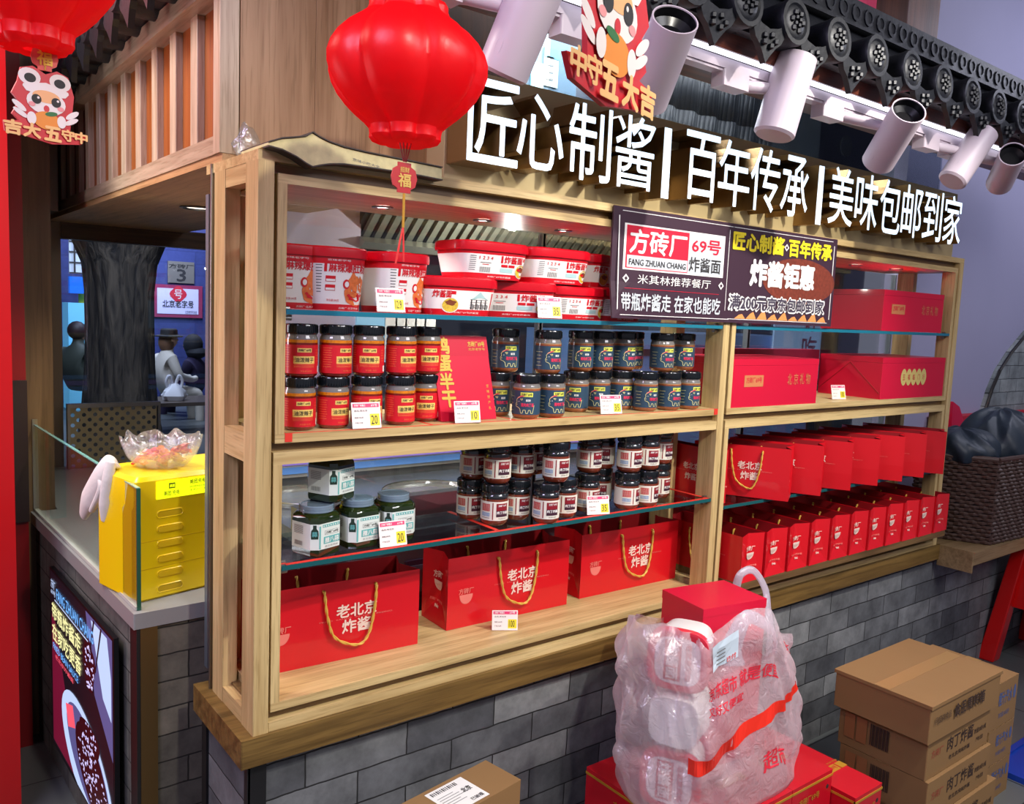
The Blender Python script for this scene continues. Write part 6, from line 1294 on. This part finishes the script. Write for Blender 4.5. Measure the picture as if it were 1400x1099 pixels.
# grey panel with a framed notice, low behind the bags (its code pattern left out)
for px, w2 in ((574, .05), (698, .05)):
    p = at(px, 790, y=.395); t = thing('framed_notice', (p.x, .398, p.z-.05), 'small dark framed notice behind the paper bags, %s one' % ('nearer' if px == 574 else 'farther'), 'notice'); MB().box(p.x-.05, p.x+.05, .392, .3995, p.z-.055, p.z+.055).build('frame', mat('notice_frame', (52, 46, 74), .4), t, bevel=.003); MB().box(p.x-.036, p.x+.036, .390, .392, p.z-.038, p.z+.04).build('sheet', mat('notice_sheet', (110, 104, 130), .5), t)
# menu cards, poster and cooler behind the upper shelf
mc = thing('menu_board', (1.05, .93, .95), 'blue and white menu strip with vertical characters behind the chilli jars', 'menu board')
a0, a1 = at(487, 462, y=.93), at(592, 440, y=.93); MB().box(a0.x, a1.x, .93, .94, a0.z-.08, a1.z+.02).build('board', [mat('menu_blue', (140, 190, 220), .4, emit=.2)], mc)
b = MB()
for i, ch in enumerate(['清炒\n时蔬', '卤煮\n火烧', '炒肝\n包子', '豆汁\n焦圈', '爆肚\n粉丝']):
    x = a0.x+(a1.x-a0.x)*(.36+.13*i); b.box(x, x+.045, .928, .93, a0.z-.07, a1.z+.015, 0); b.text(ch, (x+.006, .9275, a0.z-.06), (1, 0, 0), (0, 0, 1), .033, .07, 1, .02)
b.build('strips', [WHITE, mat('menu_ink', (40, 100, 120), .5)], mc)
po_ = [at(p[0], p[1], y=.95) for p in [(1056, 492), (1124, 446)]]
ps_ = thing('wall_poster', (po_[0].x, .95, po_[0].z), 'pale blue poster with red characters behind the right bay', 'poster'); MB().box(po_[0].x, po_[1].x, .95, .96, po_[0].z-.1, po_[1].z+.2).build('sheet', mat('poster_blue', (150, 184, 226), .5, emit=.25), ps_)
xx = po_[1].x-.17; MB().text('好', (xx, .9485, po_[1].z-.03), (1, 0, 0), (0, 0, 1), .13, .12, 0, .02).text('吃', (xx, .9485, po_[0].z-.0), (1, 0, 0), (0, 0, 1), .13, .12, 0, .02).build('lettering', mat('poster_red', (220, 60, 90), .5), ps_)
fr = [at(p[0], p[1], y=1.0) for p in [(1003, 500), (1060, 440)]]
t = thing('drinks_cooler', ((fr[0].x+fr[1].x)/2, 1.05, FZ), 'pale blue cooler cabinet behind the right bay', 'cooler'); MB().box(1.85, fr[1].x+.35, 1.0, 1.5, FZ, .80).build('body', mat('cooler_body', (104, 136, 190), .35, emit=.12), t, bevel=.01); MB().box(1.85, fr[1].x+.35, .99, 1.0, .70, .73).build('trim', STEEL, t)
t = thing('fridge_cabinet', (2.6, 1.3, FZ), 'blue grey tall cabinet with shelves of cups behind the right bay', 'cabinet'); MB().box(3.1, 4.0, 1.55, 1.9, FZ, 1.4).build('body', mat('cab_bluegrey', (74, 94, 120), .4), t); 
for i in range(3): MB().box(3.12, 3.98, 1.54, 1.55, .62+.18*i, .63+.18*i).build('edge', STEEL, t)
# cabinet with a notice and dark cloth above the sign
uc = [at(p[0], p[1], y=.6) for p in [(733, 125), (792, 45), (690, 110)]]
t = thing('wall_cupboard', (uc[0].x, .6, uc[0].z-.2), 'pale blue wall cupboard with a paper notice behind the first spotlight', 'cupboard'); MB().box(uc[0].x-.12, uc[1].x, .6, .9, uc[0].z-.25, uc[1].z).build('body', mat('cupboard_blue', (70, 100, 122), .5, emit=.0), t, bevel=.004)
nt = [at(p[0], p[1], y=.598) for p in [(742, 116), (764, 70)]]; b = MB().box(nt[0].x, nt[1].x, .596, .5995, nt[0].z, nt[1].z, 0).box(nt[0].x, nt[1].x, .5945, .596, nt[1].z-.03, nt[1].z, 1)
for i in range(4): b.box(nt[0].x+.01, nt[0].x+.04, .5945, .596, nt[0].z+.02+.022*i, nt[0].z+.026+.022*i, 2)
b.build('notice', [mat('notice_pale', (170, 196, 206), .5), mat('notice_head', (70, 130, 160), .5), GREY], t)
lt_ = at(730, 106, y=.62); tag(MB().box(lt_.x-.03, lt_.x+.02, .595, .6, lt_.z-.06, lt_.z+.04).build('glowing_light', mat('cyan_panel', (150, 220, 255), .4, emit=.5)), 'small glowing panel at the foot of the pale blue cupboard', 'light panel')
dk = [at(p[0], p[1], y=.5) for p in [(900, 170), (1070, 60)]]
rings = []
for j in range(10):
    z = 1.28+.163*j; rings.append([Vector((dk[0].x+(dk[1].x-dk[0].x)*i/40, .52+.012*math.sin(i*.9+j*.6)+.01*math.sin(j*1.7), z)) for i in range(41)])
b = MB()
for j in range(9):
    for i in range(40): b.add([rings[j][i], rings[j][i+1], rings[j+1][i+1], rings[j+1][i]], [(0, 1, 2, 3)], 0, True)
tag(b.build('dark_curtain', mat('dark_cloth', (10, 15, 22), .6, coat=.0, bump=.4, bscale=20.), None, solid=.004), 'dark crumpled curtain above the middle of the sign', 'curtain')
bpy.data.objects.remove(_to)
for o in S.objects:
    if o.type == 'MESH' and not o.get('kind') and not o.parent and 'category' not in o: print('UNTAGGED', o.name)
